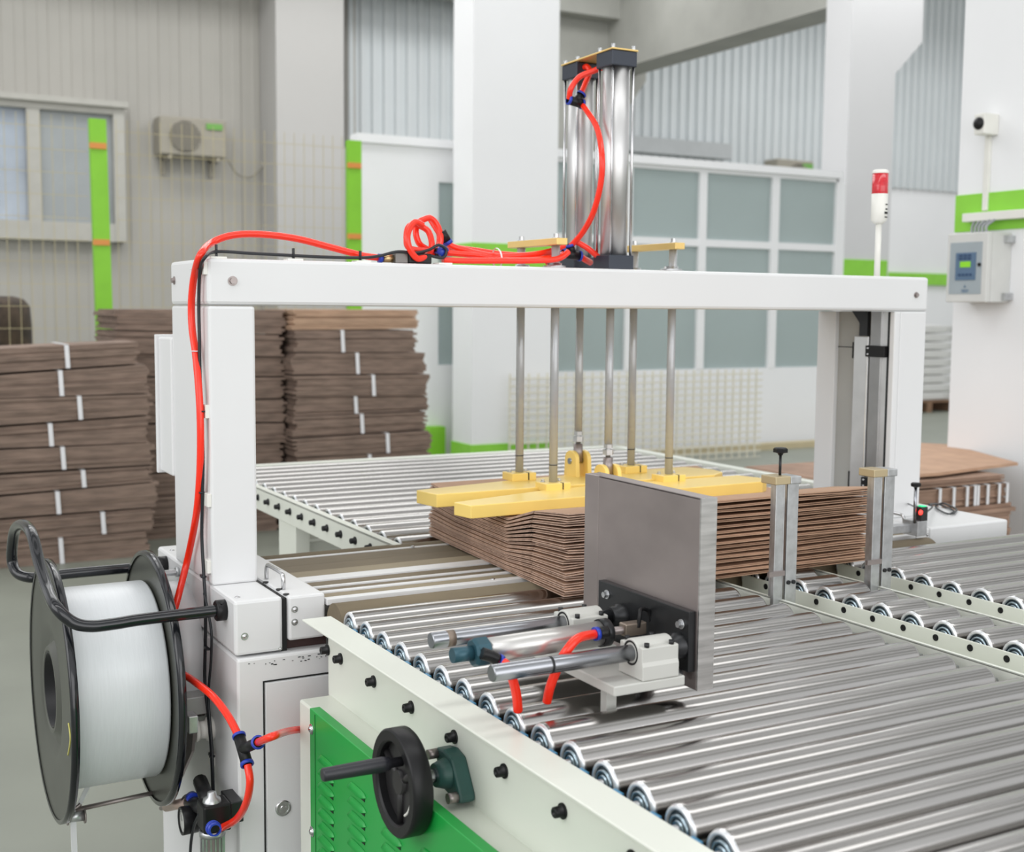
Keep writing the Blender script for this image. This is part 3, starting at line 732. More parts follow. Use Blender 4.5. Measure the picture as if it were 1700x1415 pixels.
for px, py in ((685, 908), (818, 962)): lathe(bm, Pz(px, py, .8), (0, 0, 1), [(0, .005), (.002, .004), (.002, 0)], 12)
obj('deck_screw', bm, CHROME, m)
# rod flanges on the beam
for x, y in ((1.465, 2.47), (1.465, 2.62), (1.79, 2.47), (1.785, 2.62)):
    obj('rod_flange', lathe(B(), (x, y, 1.452), (0, 0, 1), [(0, 0), (0, .026), (.006, .026), (.007, .017), (.012, .017), (.012, 0)], 28), GALV, m)
# white cable plates (adhesive mounts) on the left face and top
for px, py in ((345, 425),): pass
for px, py in ((360, 427), (487, 424), (600, 429), (735, 437)):
    c = Py(px, py, 2.43); obj('tie_mount', bx(c.x - .016, c.x + .016, 2.415, 2.445, 1.452, 1.456), IVORY, m, .001)
for px, py in ((340, 445), (343, 683), (346, 830), (346, 940), (352, 1260)):
    c = Px(px, py, .6505); yy = min(c.y, 2.42) if py < 900 else c.y; obj('tie_mount', bx(.645, .653, c.y - .013, c.y + .013, c.z - .013, c.z + .013), IVORY, m, .001)
# wheel hub disc and lever on the left face
obj('hub_disc', lathe(B(), (.6525, 2.612, .635), (-1, 0, 0), [(0, 0), (0, .146), (.045, .146), (.047, .142), (.047, 0)], 48), mat('hub_white', (.76, .76, .77), .35), m)
bm = B(); box(bm, .604, .66, 2.43, 2.62, .548, .585); obj('slotted_bar', bm, mat('bar_grey', (.45, .45, .44), .4, .3), m, .002)
bm = lathe(B(), (.653, 2.42, .520), (-1, 0, 0), [(0, 0), (0, .024), (.012, .024), (.014, .018), (.028, .017), (.028, .022), (.036, .022), (.036, 0)], 28); obj('guide_pulley', bm, IVORY, m)
for p in ((.652, 2.37, .385),): obj('side_bolt', hexbolt(B(), p, (-1, 0, 0), .009, .008), GALV, m)
obj('side_bolt', hexbolt(B(), Px(297, 950, .652), (-1, 0, 0), .007, .03), GALV, m)

# beacon
r = root('signal_beacon', (2.49, 2.5, 1.452), 'red and white signal beacon on a thin pole on the arch', 'beacon')
bxx = 2.49; q = lambda py: Py(1458, py, 2.5).z
obj('pole', cyl(B(), (bxx, 2.5, 1.452), (bxx, 2.5, q(368)), .008), IVORY, r)
obj('lamp_base', lathe(B(), (bxx, 2.5, q(372)), (0, 0, 1), [(0, 0), (0, .010), (.004, .016), (.010, .021), (q(322) - q(372), .0215), (q(322) - q(372), 0)], 32), IVORY, r)
obj('red_lens', lathe(B(), (bxx, 2.5, q(322)), (0, 0, 1), [(0, .0208), (.001, .0212), (q(288) - q(322), .0212), (q(288) - q(322), 0)], 32), REDL, r)
obj('cap', lathe(B(), (bxx, 2.5, q(288)), (0, 0, 1), [(0, .0215), (.006, .0215), (.010, .017), (.011, 0)], 32), IVORY, r)
bm = B()
a0_ = math.radians(-75)
for k, (z_, hh, wd) in enumerate(((356, .006, .016), (349, .004, .010), (341, .003, .012), (362, .003, .014))):
    for s in range(4):
        aa = a0_ + (s - 1.5) * wd / .0216 / 4; p = Vector((bxx + .0218 * math.cos(aa), 2.5 + .0218 * math.sin(aa), q(z_)))
        t = Vector((-math.sin(aa), math.cos(aa), 0)) * wd / 9
        prism(bm, [p - t, p + t, p + t + Vector((0, 0, hh)), p - t + Vector((0, 0, hh))], Vector((math.cos(aa), math.sin(aa), 0)) * .0003)
obj('rating_label', bm, BLACK, r)

# ================================================================== PRESS UNIT
p_ = root('pneumatic_press', (1.63, 2.55, .918), 'twin-cylinder pneumatic press with yellow pressing plates hanging from the arch', 'pneumatic press')
XCY = 1.630
for yc in (2.478, 2.632):
    ztop = 1.953 if yc < 2.5 else 1.950
    cb = obj('cylinder_barrel', cyl(B(), (XCY, yc, 1.484), (XCY, yc, ztop - .036), .0315, 48), BARREL, p_)
    obj('end_block', bx(XCY - .034, XCY + .034, yc - .034, yc + .034, ztop - .038, ztop - .004), NAVY, cb, .002)
    obj('end_block', bx(XCY - .034, XCY + .034, yc - .034, yc + .034, 1.4525, 1.486), NAVY, cb, .002)
    for sx in (-1, 1):
        for sy in (-1, 1):
            obj('tie_rod', cyl(B(), (XCY + sx * .028, yc + sy * .028, 1.485), (XCY + sx * .028, yc + sy * .028, ztop - .02), .0032, 12), CHROME, cb)
            obj('tie_rod_nut', cyl(B(), (XCY + sx * .028, yc + sy * .028, ztop - .004), (XCY + sx * .028, yc + sy * .028, ztop + .010), .0045, 10), GALV, cb)
obj('tie_plate', prism(B(), [(XCY - .036, 2.442, 1.9495), (XCY + .036, 2.442, 1.9495), (XCY + .036, 2.668, 1.9465), (XCY - .036, 2.668, 1.9465)], (0, 0, .004)), GOLD, p_, .001)
# guide rods with end bars
gr = [(1.468, 2.47), (1.462, 2.62), (1.795, 2.47), (1.786, 2.62)]
zp = {2.47: .946, 2.62: .952}
for x, y in gr:
    g = obj('guide_rod', cyl(B(), (x, y, zp[y]), (x, y, 1.505), .0098, 24), ROD, p_)
    obj('rod_groove', cyl(B(), (x, y, zp[y] + .055), (x, y, zp[y] + .0568), .0101, 24), BLKPLATE, g)
    cf = obj('clamp_foot', bx(x - .033, x + .033, y - .026, y + .026, zp[y] - .003, zp[y] + .016), YEL, p_, .002)
    obj('clamp_slot', bx(x + .010, x + .0125, y - .027, y - .015, zp[y] - .001, zp[y] + .0165), DARK, cf)
    bm = B()
    for sx in (-1, 1): hexbolt(bm, (x + sx * .022, y + .01, zp[y] + .016), (0, 0, 1), .004, .006)
    obj('foot_screw', bm, GALV, cf)
    obj('rod_cap_screw', hexbolt(B(), (x, y, 1.519), (0, 0, 1), .006, .012), GALV, g)
for x in (1.464, 1.790):
    obj('guide_bar', prism(B(), [(x - .014, 2.435, 1.504), (x + .014, 2.435, 1.504), (x + .010, 2.660, 1.504), (x - .018, 2.660, 1.504)], (0, 0, .0155)), GOLD, p_, .0015)
# pressing plates
obj('press_plate', prism(B(), [(1.164, 2.563, .920), (1.177, 2.483, .920), (1.945, 2.483, .920), (2.0, 2.52, .920), (2.01, 2.572, .920), (1.975, 2.645, .920), (1.62, 2.640, .920), (1.42, 2.612, .92)], (0, 0, .030)), YEL, p_, .002)
obj('press_plate', prism(B(), [(1.170, 2.383, .919), (1.181, 2.323, .919), (1.99, 2.352, .919), (2.02, 2.372, .919), (2.03, 2.41, .919), (2.01, 2.470, .919), (1.62, 2.474, .919), (1.42, 2.452, .919)], (0, 0, .028)), YEL, p_, .002)
# clevises and coupled piston rods
for yc, zc_, nm in ((2.62, .981, 0), (2.485, .962, 1)):
    x = 1.628
    rod = obj('piston_rod', cyl(B(), (x, yc, zc_ + .078), (x, yc, 1.3630), .0095, 24), ROD, p_)
    bm = B(); cyl(bm, (x, yc, zc_ + .070), (x, yc, zc_ + .079), .011, 6, smooth=False); cyl(bm, (x, yc, zc_ + .054), (x, yc, zc_ + .067), .0135, 6, smooth=False); cyl(bm, (x, yc, zc_ + .046), (x, yc, zc_ + .08), .0062, 16)
    obj('lock_nut', bm, GALV, rod)
    bm = B(); cyl(bm, (x, yc, zc_ + .004), (x, yc, zc_ + .048), .0115, 24); obj('rod_joint', bm, STEELP, rod)
    for s in (-1, 1):
        xx = x + s * .017
        pts = [(xx - .0055, yc - .030, .944), (xx - .0055, yc + .030, .944)] + [(xx - .0055, yc + .026 * math.cos(t), zc_ + .004 + .020 * math.sin(t) + .008) for t in [math.pi * k / 10 for k in range(11)]]
        cl = obj('clevis_cheek', pr(pts, (.011, 0, 0)), YEL, p_, .0015)
    obj('clevis_pin', cyl(B(), (x - .026, yc, zc_ + .006), (x + .026, yc, zc_ + .006), .0075, 20), SHAFT, p_)

# ================================================================== CARTONS BEING STRAPPED
NCT = 16; cx0, cx1, cy0, cy1 = 1.248, 2.06, 2.048, 2.775
def Hs(x, y):
    a = max(0, min(1, (2.32 - y) / .12)); b = max(0, min(1, (2.20 - y) / .15)); c = max(0, min(1, (y - 2.61) / .165))
    return .1165 + .036 * a + .018 * b * (1 + .1 * (x - cx0) / .7) + .0175 * c
rc = random.Random(11)
ysr = [cy0, 2.075, 2.12, 2.165, 2.196, 2.24, 2.32, 2.45, 2.62, cy1]
for k in range(NCT):
    bm = B(); jx0, jx1, jy = rc.uniform(-.005, .004), rc.uniform(-.03, .02), rc.uniform(-.008, .006)
    xs_ = [cx0 + jx0, cx0 + .05, 1.42, 1.62, 1.80, 1.95, cx1 + jx1]
    wob = [rc.uniform(-.17, .20) for _ in xs_]
    for layer in (0, 1):
        opening = .30 if layer else 0
        for ya_i, yb_i in ((0, 4), (4, 9)):
            g = []
            for yi in range(ya_i, yb_i + 1):
                y = ysr[yi]; fr_ = max(0, min(1, (2.30 - y) / .24))
                if yi == ya_i and ya_i == 4: y += .0012
                if yi == yb_i and yb_i == 4: y -= .0012
                yy = y + (jy + (.0035 if layer else 0) if yi == 0 else 0)
                row = []
                for xi, x in enumerate(xs_):
                    h = Hs(x, y); e = wob[xi] * fr_ * (.9 if ya_i == 0 else .3)
                    zb_ = .8008 + h * (k + .02 + e) / NCT + layer * (.0024 + (.0016 * fr_ if (x < 1.35 or x > 1.9) else 0))
                    xk = x + layer * .002 + .068 * (yy - cy0); row.append((bm.verts.new((xk, yy, zb_)), bm.verts.new((xk, yy, zb_ + .0021))))
                g.append(row)
            ny, nx = len(g), len(xs_)
            for a_ in range(ny - 1):
                for b_ in range(nx - 1):
                    bm.faces.new((g[a_][b_][1], g[a_][b_ + 1][1], g[a_ + 1][b_ + 1][1], g[a_ + 1][b_][1]))
                    bm.faces.new((g[a_][b_][0], g[a_ + 1][b_][0], g[a_ + 1][b_ + 1][0], g[a_][b_ + 1][0]))
            for a_ in range(ny - 1):
                for b_ in (0, nx - 1): f = bm.faces.new((g[a_][b_][0], g[a_][b_][1], g[a_ + 1][b_][1], g[a_ + 1][b_][0])); f.material_index = 1
            for b_ in range(nx - 1):
                for a_ in (0, ny - 1): f = bm.faces.new((g[a_][b_][0], g[a_][b_ + 1][0], g[a_][b_ + 1][1], g[a_][b_][1])); f.material_index = 1 if (a_ or b_ < 2) else 0
    ordn = ['', '', 'second', 'third', 'fourth', 'fifth', 'sixth', 'seventh', 'eighth']
    mid_ = '%s folded carton counted from the %s of the stack pressed under the yellow plates' % ((ordn[k + 1], 'bottom') if k < 8 else (ordn[min(8, NCT - k)], 'top')) if 0 < k < NCT - 1 else ''
    lab = {0: 'lowest flat folded carton of the stack under the yellow press, lying on the rollers', NCT - 1: 'topmost flat folded carton directly under the yellow pressing plates'}.get(k, mid_)
    tag(obj('folded_carton', bm, [CARD, mat('carton_edge', (.46, .32, .25), .85, var=.25, scale=60)]), lab, 'carton', 'folded cartons under the press')

# ================================================================== STOP POSTS
def stop_post(x, label, ztop, pxoff, knob):
    r = root('stop_post', (x, 1.905, .67), label, 'stop post')
    bm = B(); box(bm, x - .024, x - .004, 1.885, 1.895, .70, ztop); box(bm, x - .004, x - .001, 1.885, 1.925, .70, ztop)
    obj('slotted_bar', bm, GALV, r, .001)
    obj('guide_rod', cyl(B(), (x + .001, 1.905, .72), (x + .001, 1.905, ztop), .006, 16), SHAFT, r)
    obj('angle_plate', bx(x + .006, x + .034, 1.885, 1.889, .67, ztop - .002), GALV, r, .001)
    obj('angle_plate', bx(x + .030, x + .034, 1.889, 1.925, .67, ztop - .002), GALV, r, .001)
    obj('cap_block', bx(x - .030, x + .008, 1.880, 1.925, ztop - .004, ztop + .012), mat('cap_bronze', (.55, .45, .28), .4, .6), r, .0015)
    obj('cap_block', bx(x + .008, x + .036, 1.880, 1.925, ztop - .004, ztop + .011), GALV, r, .0015)
    obj('cross_pin', bx(x - .040, x + .000, 1.880, 1.886, .838, .848), STEELP, r)
    for dx in (.013, .026): obj('plate_bolt', lathe(B(), (x + dx, 1.885, .822), (0, -1, 0), [(0, 0), (0, .0045), (.003, .0042), (.003, 0)], 12), BLKPLATE, r)
    if knob:
        obj('threaded_stem', cyl(B(), (x - .003, 1.90, ztop + .01), (x - .003, 1.90, ztop + .052), .0028, 10), BLKPLATE, r)
        bm = B(); c = Vector((x - .003, 1.90, ztop + .052)); lathe(bm, c, (0, 0, 1), [(0, .004), (.004, .006), (.006, .0145), (.013, .0145), (.015, .012), (.015, 0)], 7, 0, False)
        obj('star_knob', bm, BLACK, r)
    return r
stop_post(1.646 + .008, 'galvanized stop post with black star knob in front of the cartons', 1.024, 0, True)
stop_post(1.915, 'galvanized stop post without a knob at the right end of the cartons', 1.024, 0, False)

# ================================================================== SIDE PUSHER
r = root('side_pusher', (1.0, 1.5, .80), 'steel side pusher with upright plate, two guide shafts and an air cylinder', 'pusher')
XPp = 1.076; ya_, yb_ = 1.404, 1.703; zt_ = 1.096
bm = B(); box(bm, XPp, XPp + .003, ya_, yb_ - .035, .818, zt_)
box(bm, XPp, XPp + .028, ya_, yb_, zt_ - .003, zt_)
prism(bm, [(XPp, yb_ - .035, .818), (XPp + .003, yb_ - .035, .818), (XPp + .003, yb_ - .035, zt_), (XPp, yb_ - .035, zt_)], (-.004, .035, 0))
pp_ = obj('push_plate', bm, STEELP, r, .001)
obj('folded_edge', bx(XPp, XPp + .028, ya_ - .003, ya_ - .0001, .818, zt_), mat('brushed_edge_steel', (.52, .51, .50), .33, .9, var=.28, scale=30, stretch=(.3, 1, 3)), pp_)
obj('bracket_plate', bx(1.064, 1.0755, 1.408, 1.646, .845, .933), BLKPLATE, r, .001)
zb2 = .893
def shaft(y, z, xl_, label_ring):
    s = obj('guide_shaft', lathe(B(), (xl_, y, z), (1, 0, 0), [(0, 0), (0, .0105), (.002, .0118), (1.066 - xl_, .0118), (1.066 - xl_, 0)], 32), SHAFT, r)
    for d in label_ring: obj('shaft_band', cyl(B(), (xl_ + d[0], y, z), (xl_ + d[1], y, z), .0120, 32), d[2], s)
    obj('shaft_collar', lathe(B(), (1.040, y, z), (1, 0, 0), [(0, .0118), (0, .0155), (.010, .0155), (.012, .019), (.024, .019)], 28), BLKPLATE, s)
RUST = mat('rust_band', (.26, .21, .17), .5, .6, var=.2)
shaft(1.428, .880, .757, [(.088, .092, BLKPLATE)])
shaft(1.576, .891, .738, [(.024, .036, RUST)])
def bearing(y, z, x0_):
    bm = B(); pts = []
    prof = [(-.036, -.034), (-.036, -.012), (-.026, -.008), (-.026, .006)] + [(.022 * math.cos(t), .022 * math.sin(t)) for t in [math.radians(a) for a in range(160, 19, -20)]] + [(.026, .006), (.026, -.008), (.036, -.012), (.036, -.034)]
    prof = [(-.030, -.034), (-.030, -.014), (-.028, -.008), (-.028, .012), (-.020, .013)] + [(.0205 * math.cos(math.radians(a)), .0205 * math.sin(math.radians(a))) for a in range(150, 29, -15)] + [(.020, .013), (.028, .012), (.028, -.008), (.030, -.014), (.030, -.034)]
    prism(bm, [(x0_, y + a, z + b) for a, b in prof], (.062, 0, 0)); o = obj('bearing_block', bm, CREAM, r, .0015)
    bm = lathe(B(), (x0_ - .001, y, z), (1, 0, 0), [(.004, .0120), (0, .0155), (0, .0175), (.003, .0178)], 28); obj('bearing_seal', bm, BLACK, o)
    for sx in (.010, .052):
        for sy in (-.024, .024): obj('block_screw', cyl(B(), (x0_ + sx, y + sy, z + .012), (x0_ + sx, y + sy, z + .018), .0038, 12), BLKPLATE, o)
bearing(1.428, .880, .979); bearing(1.576, .891, .957)
obj('base_plate', bx(.932, 1.052, 1.398, 1.62, .831, .8455), CREAM, r, .002)
obj('base_riser', bx(.95, 1.03, 1.54, 1.61, .8455, .857), CREAM, r, .001)
obj('end_bolt', cyl(B(), (1.050, 1.43, .837), (1.066, 1.43, .837), .009, 16), GALV, r)
obj('support_post', bx(.957, .974, 1.455, 1.470, .66, .833), CREAM, r)
# air cylinder
ax = (1.0, 0, .008); y_, z_ = 1.50, .889
b = obj('cylinder_barrel', cyl(B(), (.785, y_, z_), (.975, y_, z_ + .003), .0178, 40), mat('barrel_matt', (.62, .61, .59), .32, .75, var=.04), r)
obj('rear_cap', lathe(B(), (.765, y_, z_), (1, 0, 0), [(0, 0), (0, .0175), (.004, .0205), (.022, .0205), (.022, 0)], 8, 0, False), TEAL, b)
obj('rear_lug', cyl(B(), (.735, y_, z_), (.768, y_, z_), .0105, 24), TEAL, b)
obj('head_cap', lathe(B(), (.972, y_, z_ + .003), (1, 0, 0), [(0, .018), (0, .0205), (.014, .0205), (.020, .013), (.022, 0)], 28), BLKPLATE, b)
obj('cylinder_rod', cyl(B(), (.99, y_, z_ + .003), (1.03, y_, z_ + .003), .006), STEELP, b)
obj('rod_clevis', bx(1.012, 1.05, y_ - .009, y_ + .009, z_ - .006, z_ + .013), mat('brown_steel', (.34, .28, .23), .4, .8), r, .002)
obj('shackle', tb([(1.035, y_ - .008, z_ + .006), (1.038, y_ - .008, z_ + .026), (1.045, y_, z_ + .03), (1.06, y_ + .004, z_ + .026), (1.066, y_ + .004, z_ + .01)], .003, 8), BLACK, r)
obj('port_elbow', tb([Py(800, 1085, 1.475), Py(815, 1090, 1.472), Py(826, 1096, 1.47)], .0085, 14, 3), BLACK, b)
obj('port_elbow', tb([Py(1008, 1050, 1.478), Py(994, 1052, 1.478)], .009, 14, 3), BLACK, b)
obj('port_collar', cyl(B(), Py(827, 1096, 1.47), Py(833, 1098, 1.47), .0088, 16), BLUE, b)
obj('port_collar', cyl(B(), Py(993, 1052, 1.478), Py(987, 1053, 1.478), .010, 16), BLUE, b)
for a_ in ((1.068, 1.62, .915), (1.068, 1.425, .912)): obj('bracket_screw', hexbolt(B(), (1.064, a_[1], a_[2]), (-1, 0, 0), .005, .008), GALV, r)

def hose(name, pts, rad, label, mt=RED, cat='air hose', group=None, n=10, parent=None, seg=12):
    bm = tube(B(), pts, rad, seg, n)
    o = obj(name, bm, mt, parent)
    if parent is None: tag(o, label, cat, group)
    return o
hose('air_hose', [Py(988, 1053, 1.478), Py(960, 1060, 1.45), Py(943, 1078, 1.445), Py(932, 1095, 1.452), Py(922, 1118, 1.462), Py(913, 1142, 1.47), Py(908, 1165, 1.48)], .0068, 'short red hose from the front port of the pusher cylinder down behind the shaft')
hose('air_hose', [Py(832, 1098, 1.47), Py(842, 1106, 1.46), Py(850, 1125, 1.462), Py(857, 1152, 1.47), Py(860, 1180, 1.48)], .0068, 'short red hose dropping between rollers from the rear port of the pusher cylinder')

# ================================================================== STRAP SPOOL
ys_, zs_ = 2.54, .607
R_ = .256
r = root('strap_spool', (.48, ys_, zs_ - R_), 'large black-flanged spool of white plastic strapping on the left side', 'strap spool')
def flange(x, d):
    bm = B()
    pr_ = [(.004, .074), (-.001, .078), (-.001, .084), (.012, .094), (.012, .108), (.001, .132), (.0015, R_ - .014), (0, R_ - .006), (0, R_), (.009, R_), (.009, .14), (.016, .11), (.016, .075), (.004, .074)]
    lathe(bm, (x, ys_, zs_), (d, 0, 0), pr_, 72)
    o = obj('flange', bm, FLANGE, r)
    bm = lathe(B(), (x, ys_, zs_), (d, 0, 0), [(-.0015, R_ - .007), (-.003, R_ - .003), (-.001, R_ + .0016), (.005, R_ + .0018), (.012, R_ + .0006), (.0125, R_ - .008)], 72)
    obj('rolled_edge', bm, BLKGLOSS, o); return o
fl = flange(.366, 1); flange(.568, -1)
obj('hub_bore', lathe(B(), (.362, ys_, zs_), (1, 0, 0), [(.10, 0), (.10, .066), (.004, .072), (.004, .0745), (.012, .0745)], 40), BLACK, r)
obj('strap_winding', lathe(B(), (.3765, ys_, zs_), (1, 0, 0), [(.008, .075), (.008, .13), (0, .15), (0, .195), (.004, .197), (.174, .197), (.178, .195), (.178, .075)], 72), STRAPW, r)
p0, p1 = Px(114, 1201, .3645), Px(113, 1254, .3645)
obj('chalk_mark', tb([p0, Px(117, 1228, .3642), p1], .0016, 6), PAINTY, r)
obj('spindle', cyl(B(), (.475, ys_, zs_), (.63, ys_, zs_), .022), BLKPLATE, r)
# free strap running from the winding over the guide roller to the floor
yb2_ = ys_
q1 = Py(163, 1270, ys_ + .03); q2 = Py(131, 1338, ys_); q3 = Py(122, 1366, ys_)
o = obj('loose_strap', ribbon([q1, (q1 + q2) / 2, q2, q2 + Vector((-.008, 0, -.02)), q3, q3 + Vector((.001, 0, -.1)), q3 + Vector((.004, 0, -.30))], (1, 0.25, 0), .012, .0009), STRAP)
tag(o, 'loose white strap end running off the spool and hanging down over the guide roller', 'strap')
# strap arm
r = root('strap_guide', (.50, ys_, .33), 'grey swing arm with cross rod and roller guiding the strap below the spool', 'strap guide arm')
c = Py(125, 1345, ys_); e = Py(268, 1313, ys_)
obj('cross_rod', cyl(B(), c, e + Vector((.03, 0, 0)), .0048, 14), STEELP, r)
c2 = Py(113, 1357, ys_); c3 = Py(139, 1354, ys_)
obj('roller', cyl(B(), c2, c3, .011, 20), GALV, r)
bm = B(); cyl(bm, c2 - Vector((.003, 0, 0)), c2, .016, 16); obj('roller_cheek', bm, STEELP, r)
bm = B(); cyl(bm, c3, c3 + Vector((.003, 0, 0)), .016, 16); obj('roller_cheek', bm, STEELP, r)
bm = tb([Py(98, 1352, ys_), Py(112, 1350, ys_), Py(128, 1340, ys_), Py(134, 1335, ys_)], .004, 8, 4); obj('roller_hanger', bm, STEELP, r)
xa_ = .600
pp = [Px(285, 1312, xa_), Px(300, 1290, xa_), Px(318, 1248, xa_), Px(321, 1205, xa_), Px(308, 1195, xa_), Px(303, 1240, xa_), Px(292, 1280, xa_), Px(272, 1312, xa_)]
obj('arm_plate', prism(B(), pp, (.006, 0, 0)), STEELP, r, .001)
a_ = Px(316, 1195, .59); obj('clamp_block', bx(.582, .600, a_.y - .020, a_.y + .016, a_.z - .022, a_.z + .012), GALV, r, .002)
obj('arm_pivot', cyl(B(), (xa_, 2.47, .54), (.650, 2.47, .54), .008), STEELP, r)

# spool guard tube
ga, gb_ = Vector((.652, 2.312, .785)), Vector((.652, 2.775, .786))
r = root('spool_guard', (.5, 2.54, .77), 'bent black gloss tube guard looping around the strap spool', 'guard rail')
pts = [ga, ga + Vector((-.15, 0, -.001)), Py(190, 1036, 2.312), Py(150, 1040, 2.312), Py(120, 1033, 2.318), Px(93, 1008, .350), Px(78, 975, .346), Px(64, 930, .343), Px(55, 893, .341), Px(47, 877, .340), Px(36, 871, .338), Px(26, 878, .337), Px(21, 900, .336), Px(20, 930, .337), Px(28, 951, .343), Py(48, 959, 2.775), Py(75, 958, 2.775), gb_ + Vector((-.2, 0, 0)), gb_]
obj('tube', tb(pts, .0112, 16, 8), BLKGLOSS, r)
for p in (ga, gb_): obj('collar', lathe(B(), p + Vector((.001, 0, 0)), (-1, 0, 0), [(0, 0), (0, .020), (.018, .020), (.020, .018), (.020, .011)], 28), BLACK, r)
obj('set_screw', cyl(B(), ga + Vector((-.010, -.012, .016)), ga + Vector((-.010, -.0135, .018)), .003, 8), BLKPLATE, r)

# ================================================================== HOSES AND CABLES
HR = .0068
def fitting(bm_pts, rad, parent, ends=(), mt=BLACK):
    o = obj('tee_fitting', tb(bm_pts, rad, 14, 1), mt, parent)
    for p, d in ends: obj('release_collar', lathe(B(), p, d, [(0, rad * .9), (.0, rad * 1.05), (.004, rad * 1.1), (.005, rad * .8)], 18), BLUE, o)
    return o
yb_ = 2.455
hp = [Py(628, 428, yb_), Py(600, 424, yb_), Py(550, 411, yb_), Py(490, 396, yb_), Py(430, 389, yb_), Py(385, 391, yb_), Py(352, 403, 2.46), Px(333, 423, .637), Px(323, 455, .637), Px(318, 500, .637), Px(319, 545, .637), Px(325, 590, .637), Px(331, 660, .637), Px(333, 730, .637), Px(331, 800, .637), Px(325, 860, .637), Px(311, 930, .637), Px(296, 990, .610), Px(283, 1040, .592), Px(281, 1080, .590), Px(292, 1110, .592), Px(320, 1130, .597), Px(352, 1155, .605), Px(378, 1188, .615), Px(396, 1222, .62)]
h1 = hose('air_hose', hp, HR * 1.05, 'long red air hose arching over the arch corner and down the white post')
tp = [Px(397, 1223, .62), Px(404, 1244, .62), Px(410, 1268, .62), Px(402, 1236, .62), Px(412, 1238, .62), Px(428, 1233, .62)]
t = obj('tee_fitting', tb([tp[0], tp[2]], .0105, 16, 1), BLACK, h1); obj('tee_branch', tb([tp[1], tp[5]], .0095, 16, 1), BLACK, t)
for p, d in ((tp[0], tp[0] - tp[2]), (tp[2], tp[2] - tp[0]), (tp[5], tp[5] - tp[1])): obj('release_collar', lathe(B(), p - d.normalized() * .002, d, [(0, .0100), (.0, .0118), (.005, .0122), (.006, .0090)], 18), BLUE, t)
hose('air_hose', [Px(428, 1233, .62), Px(455, 1222, .625), Py(480, 1214, 2.12), Py(505, 1211, 2.19), Py(530, 1212, 2.20), Py(560, 1225, 2.20)], HR, 'red air hose leading right from the lower tee behind the cream side frame')
hose('air_hose', [Px(411, 1270, .62), Px(415, 1300, .62), Px(408, 1335, .62), Px(391, 1362, .62), Px(360, 1378, .61)], HR, 'short red air hose curving from the lower tee down to the regulator')
# coil
cp = []; c = Py(706, 396, 2.47)
for k in range(0, 31):
    a_ = 2 * math.pi * k / 10 + 1.2; f = k / 30; g_ = 0 if f < .5 else .016
    cp.append(Vector((c.x - .030 + .034 * f + g_ * 1.5 + .034 * math.cos(a_), c.y - .04 + .09 * f + .016 * math.sin(a_ + .8), 1.500 + .008 * f + g_ * .8 + (.037 + .004 * math.sin(k * 1.7)) * math.sin(a_))))
hose('air_hose', cp + [Py(742, 403, 2.50), Py(775, 416, 2.49), Py(820, 425, 2.485), Py(870, 424, 2.485), Py(910, 418, 2.50), Py(936, 408, 2.51)], HR, 'coiled red air hose with loops on top of the arch', group=None)
for k, (dy, lab, pts) in enumerate(((0, 'red hose lying lowest along the arch top between coil and cylinders', [(735, 432), (780, 434), (830, 438), (880, 437), (925, 430), (944, 418)]),
                       (.03, 'middle red hose of the tied bundle on the arch top', [(742, 420), (790, 424), (830, 430), (880, 431), (920, 428)]),
                       (.055, 'rear red hose of the tied bundle on the arch top', [(745, 410), (790, 416), (825, 421), (870, 424), (925, 420)]))):
    hose('air_hose', [Py(a_, max(min(b_, 433), 0), 2.45 + dy) for a_, b_ in pts], HR, lab)
obj_tie = lathe(B(), Py(824, 429, 2.48), (1, 0, .1), [(0, .0225), (.002, .0235), (.004, .0225)], 20); tag(obj('cable_tie', obj_tie, STRAP), 'white cable tie around the red hose bundle on the arch', 'cable tie')
cfit = root('hose_connector', Py(740, 394, 2.50), 'black push-in elbow at the end of the red hose coil', 'hose connector')
obj('body', tb([Py(733, 384, 2.50), Py(742, 400, 2.50)], .010, 14, 1), BLACK, cfit); obj('release_collar', cyl(B(), Py(742, 400, 2.5), Py(745, 405, 2.5), .0108, 14), BLUE, cfit)
cfit = root('hose_connector', Py(735, 419, 2.46), 'blue and black push-in connector lying below the hose coil', 'hose connector')
obj('body', tb([Py(722, 420, 2.46), Py(736, 416, 2.46)], .010, 14, 1), BLACK, cfit); obj('release_collar', cyl(B(), Py(728, 425, 2.455), Py(738, 411, 2.455), .0118, 14), BLUE, cfit)
# valve block on the beam
r = root('solenoid_valve', Vector((Py(670, 430, 2.45).x, 2.45, 1.452)), 'small brass and black solenoid valve lying on the arch top', 'valve')
q = lambda px, y=2.45: Py(px, 430, y).x
obj('brass_nut', cyl(B(), (q(636), 2.45, 1.463), (q(651), 2.45, 1.463), .0095, 6), BRASS, r)
obj('blue_ring', cyl(B(), (q(628), 2.45, 1.463), (q(634), 2.45, 1.463), .0095, 16), BLUE, r)
obj('valve_body', bx(q(653), q(674), 2.438, 2.462, 1.453, 1.476), mat('valve_grey', (.2, .19, .18), .4, .4), r, .002)
obj('coil_block', bx(q(674), q(712), 2.434, 2.466, 1.453, 1.475), BLACK, r, .003)
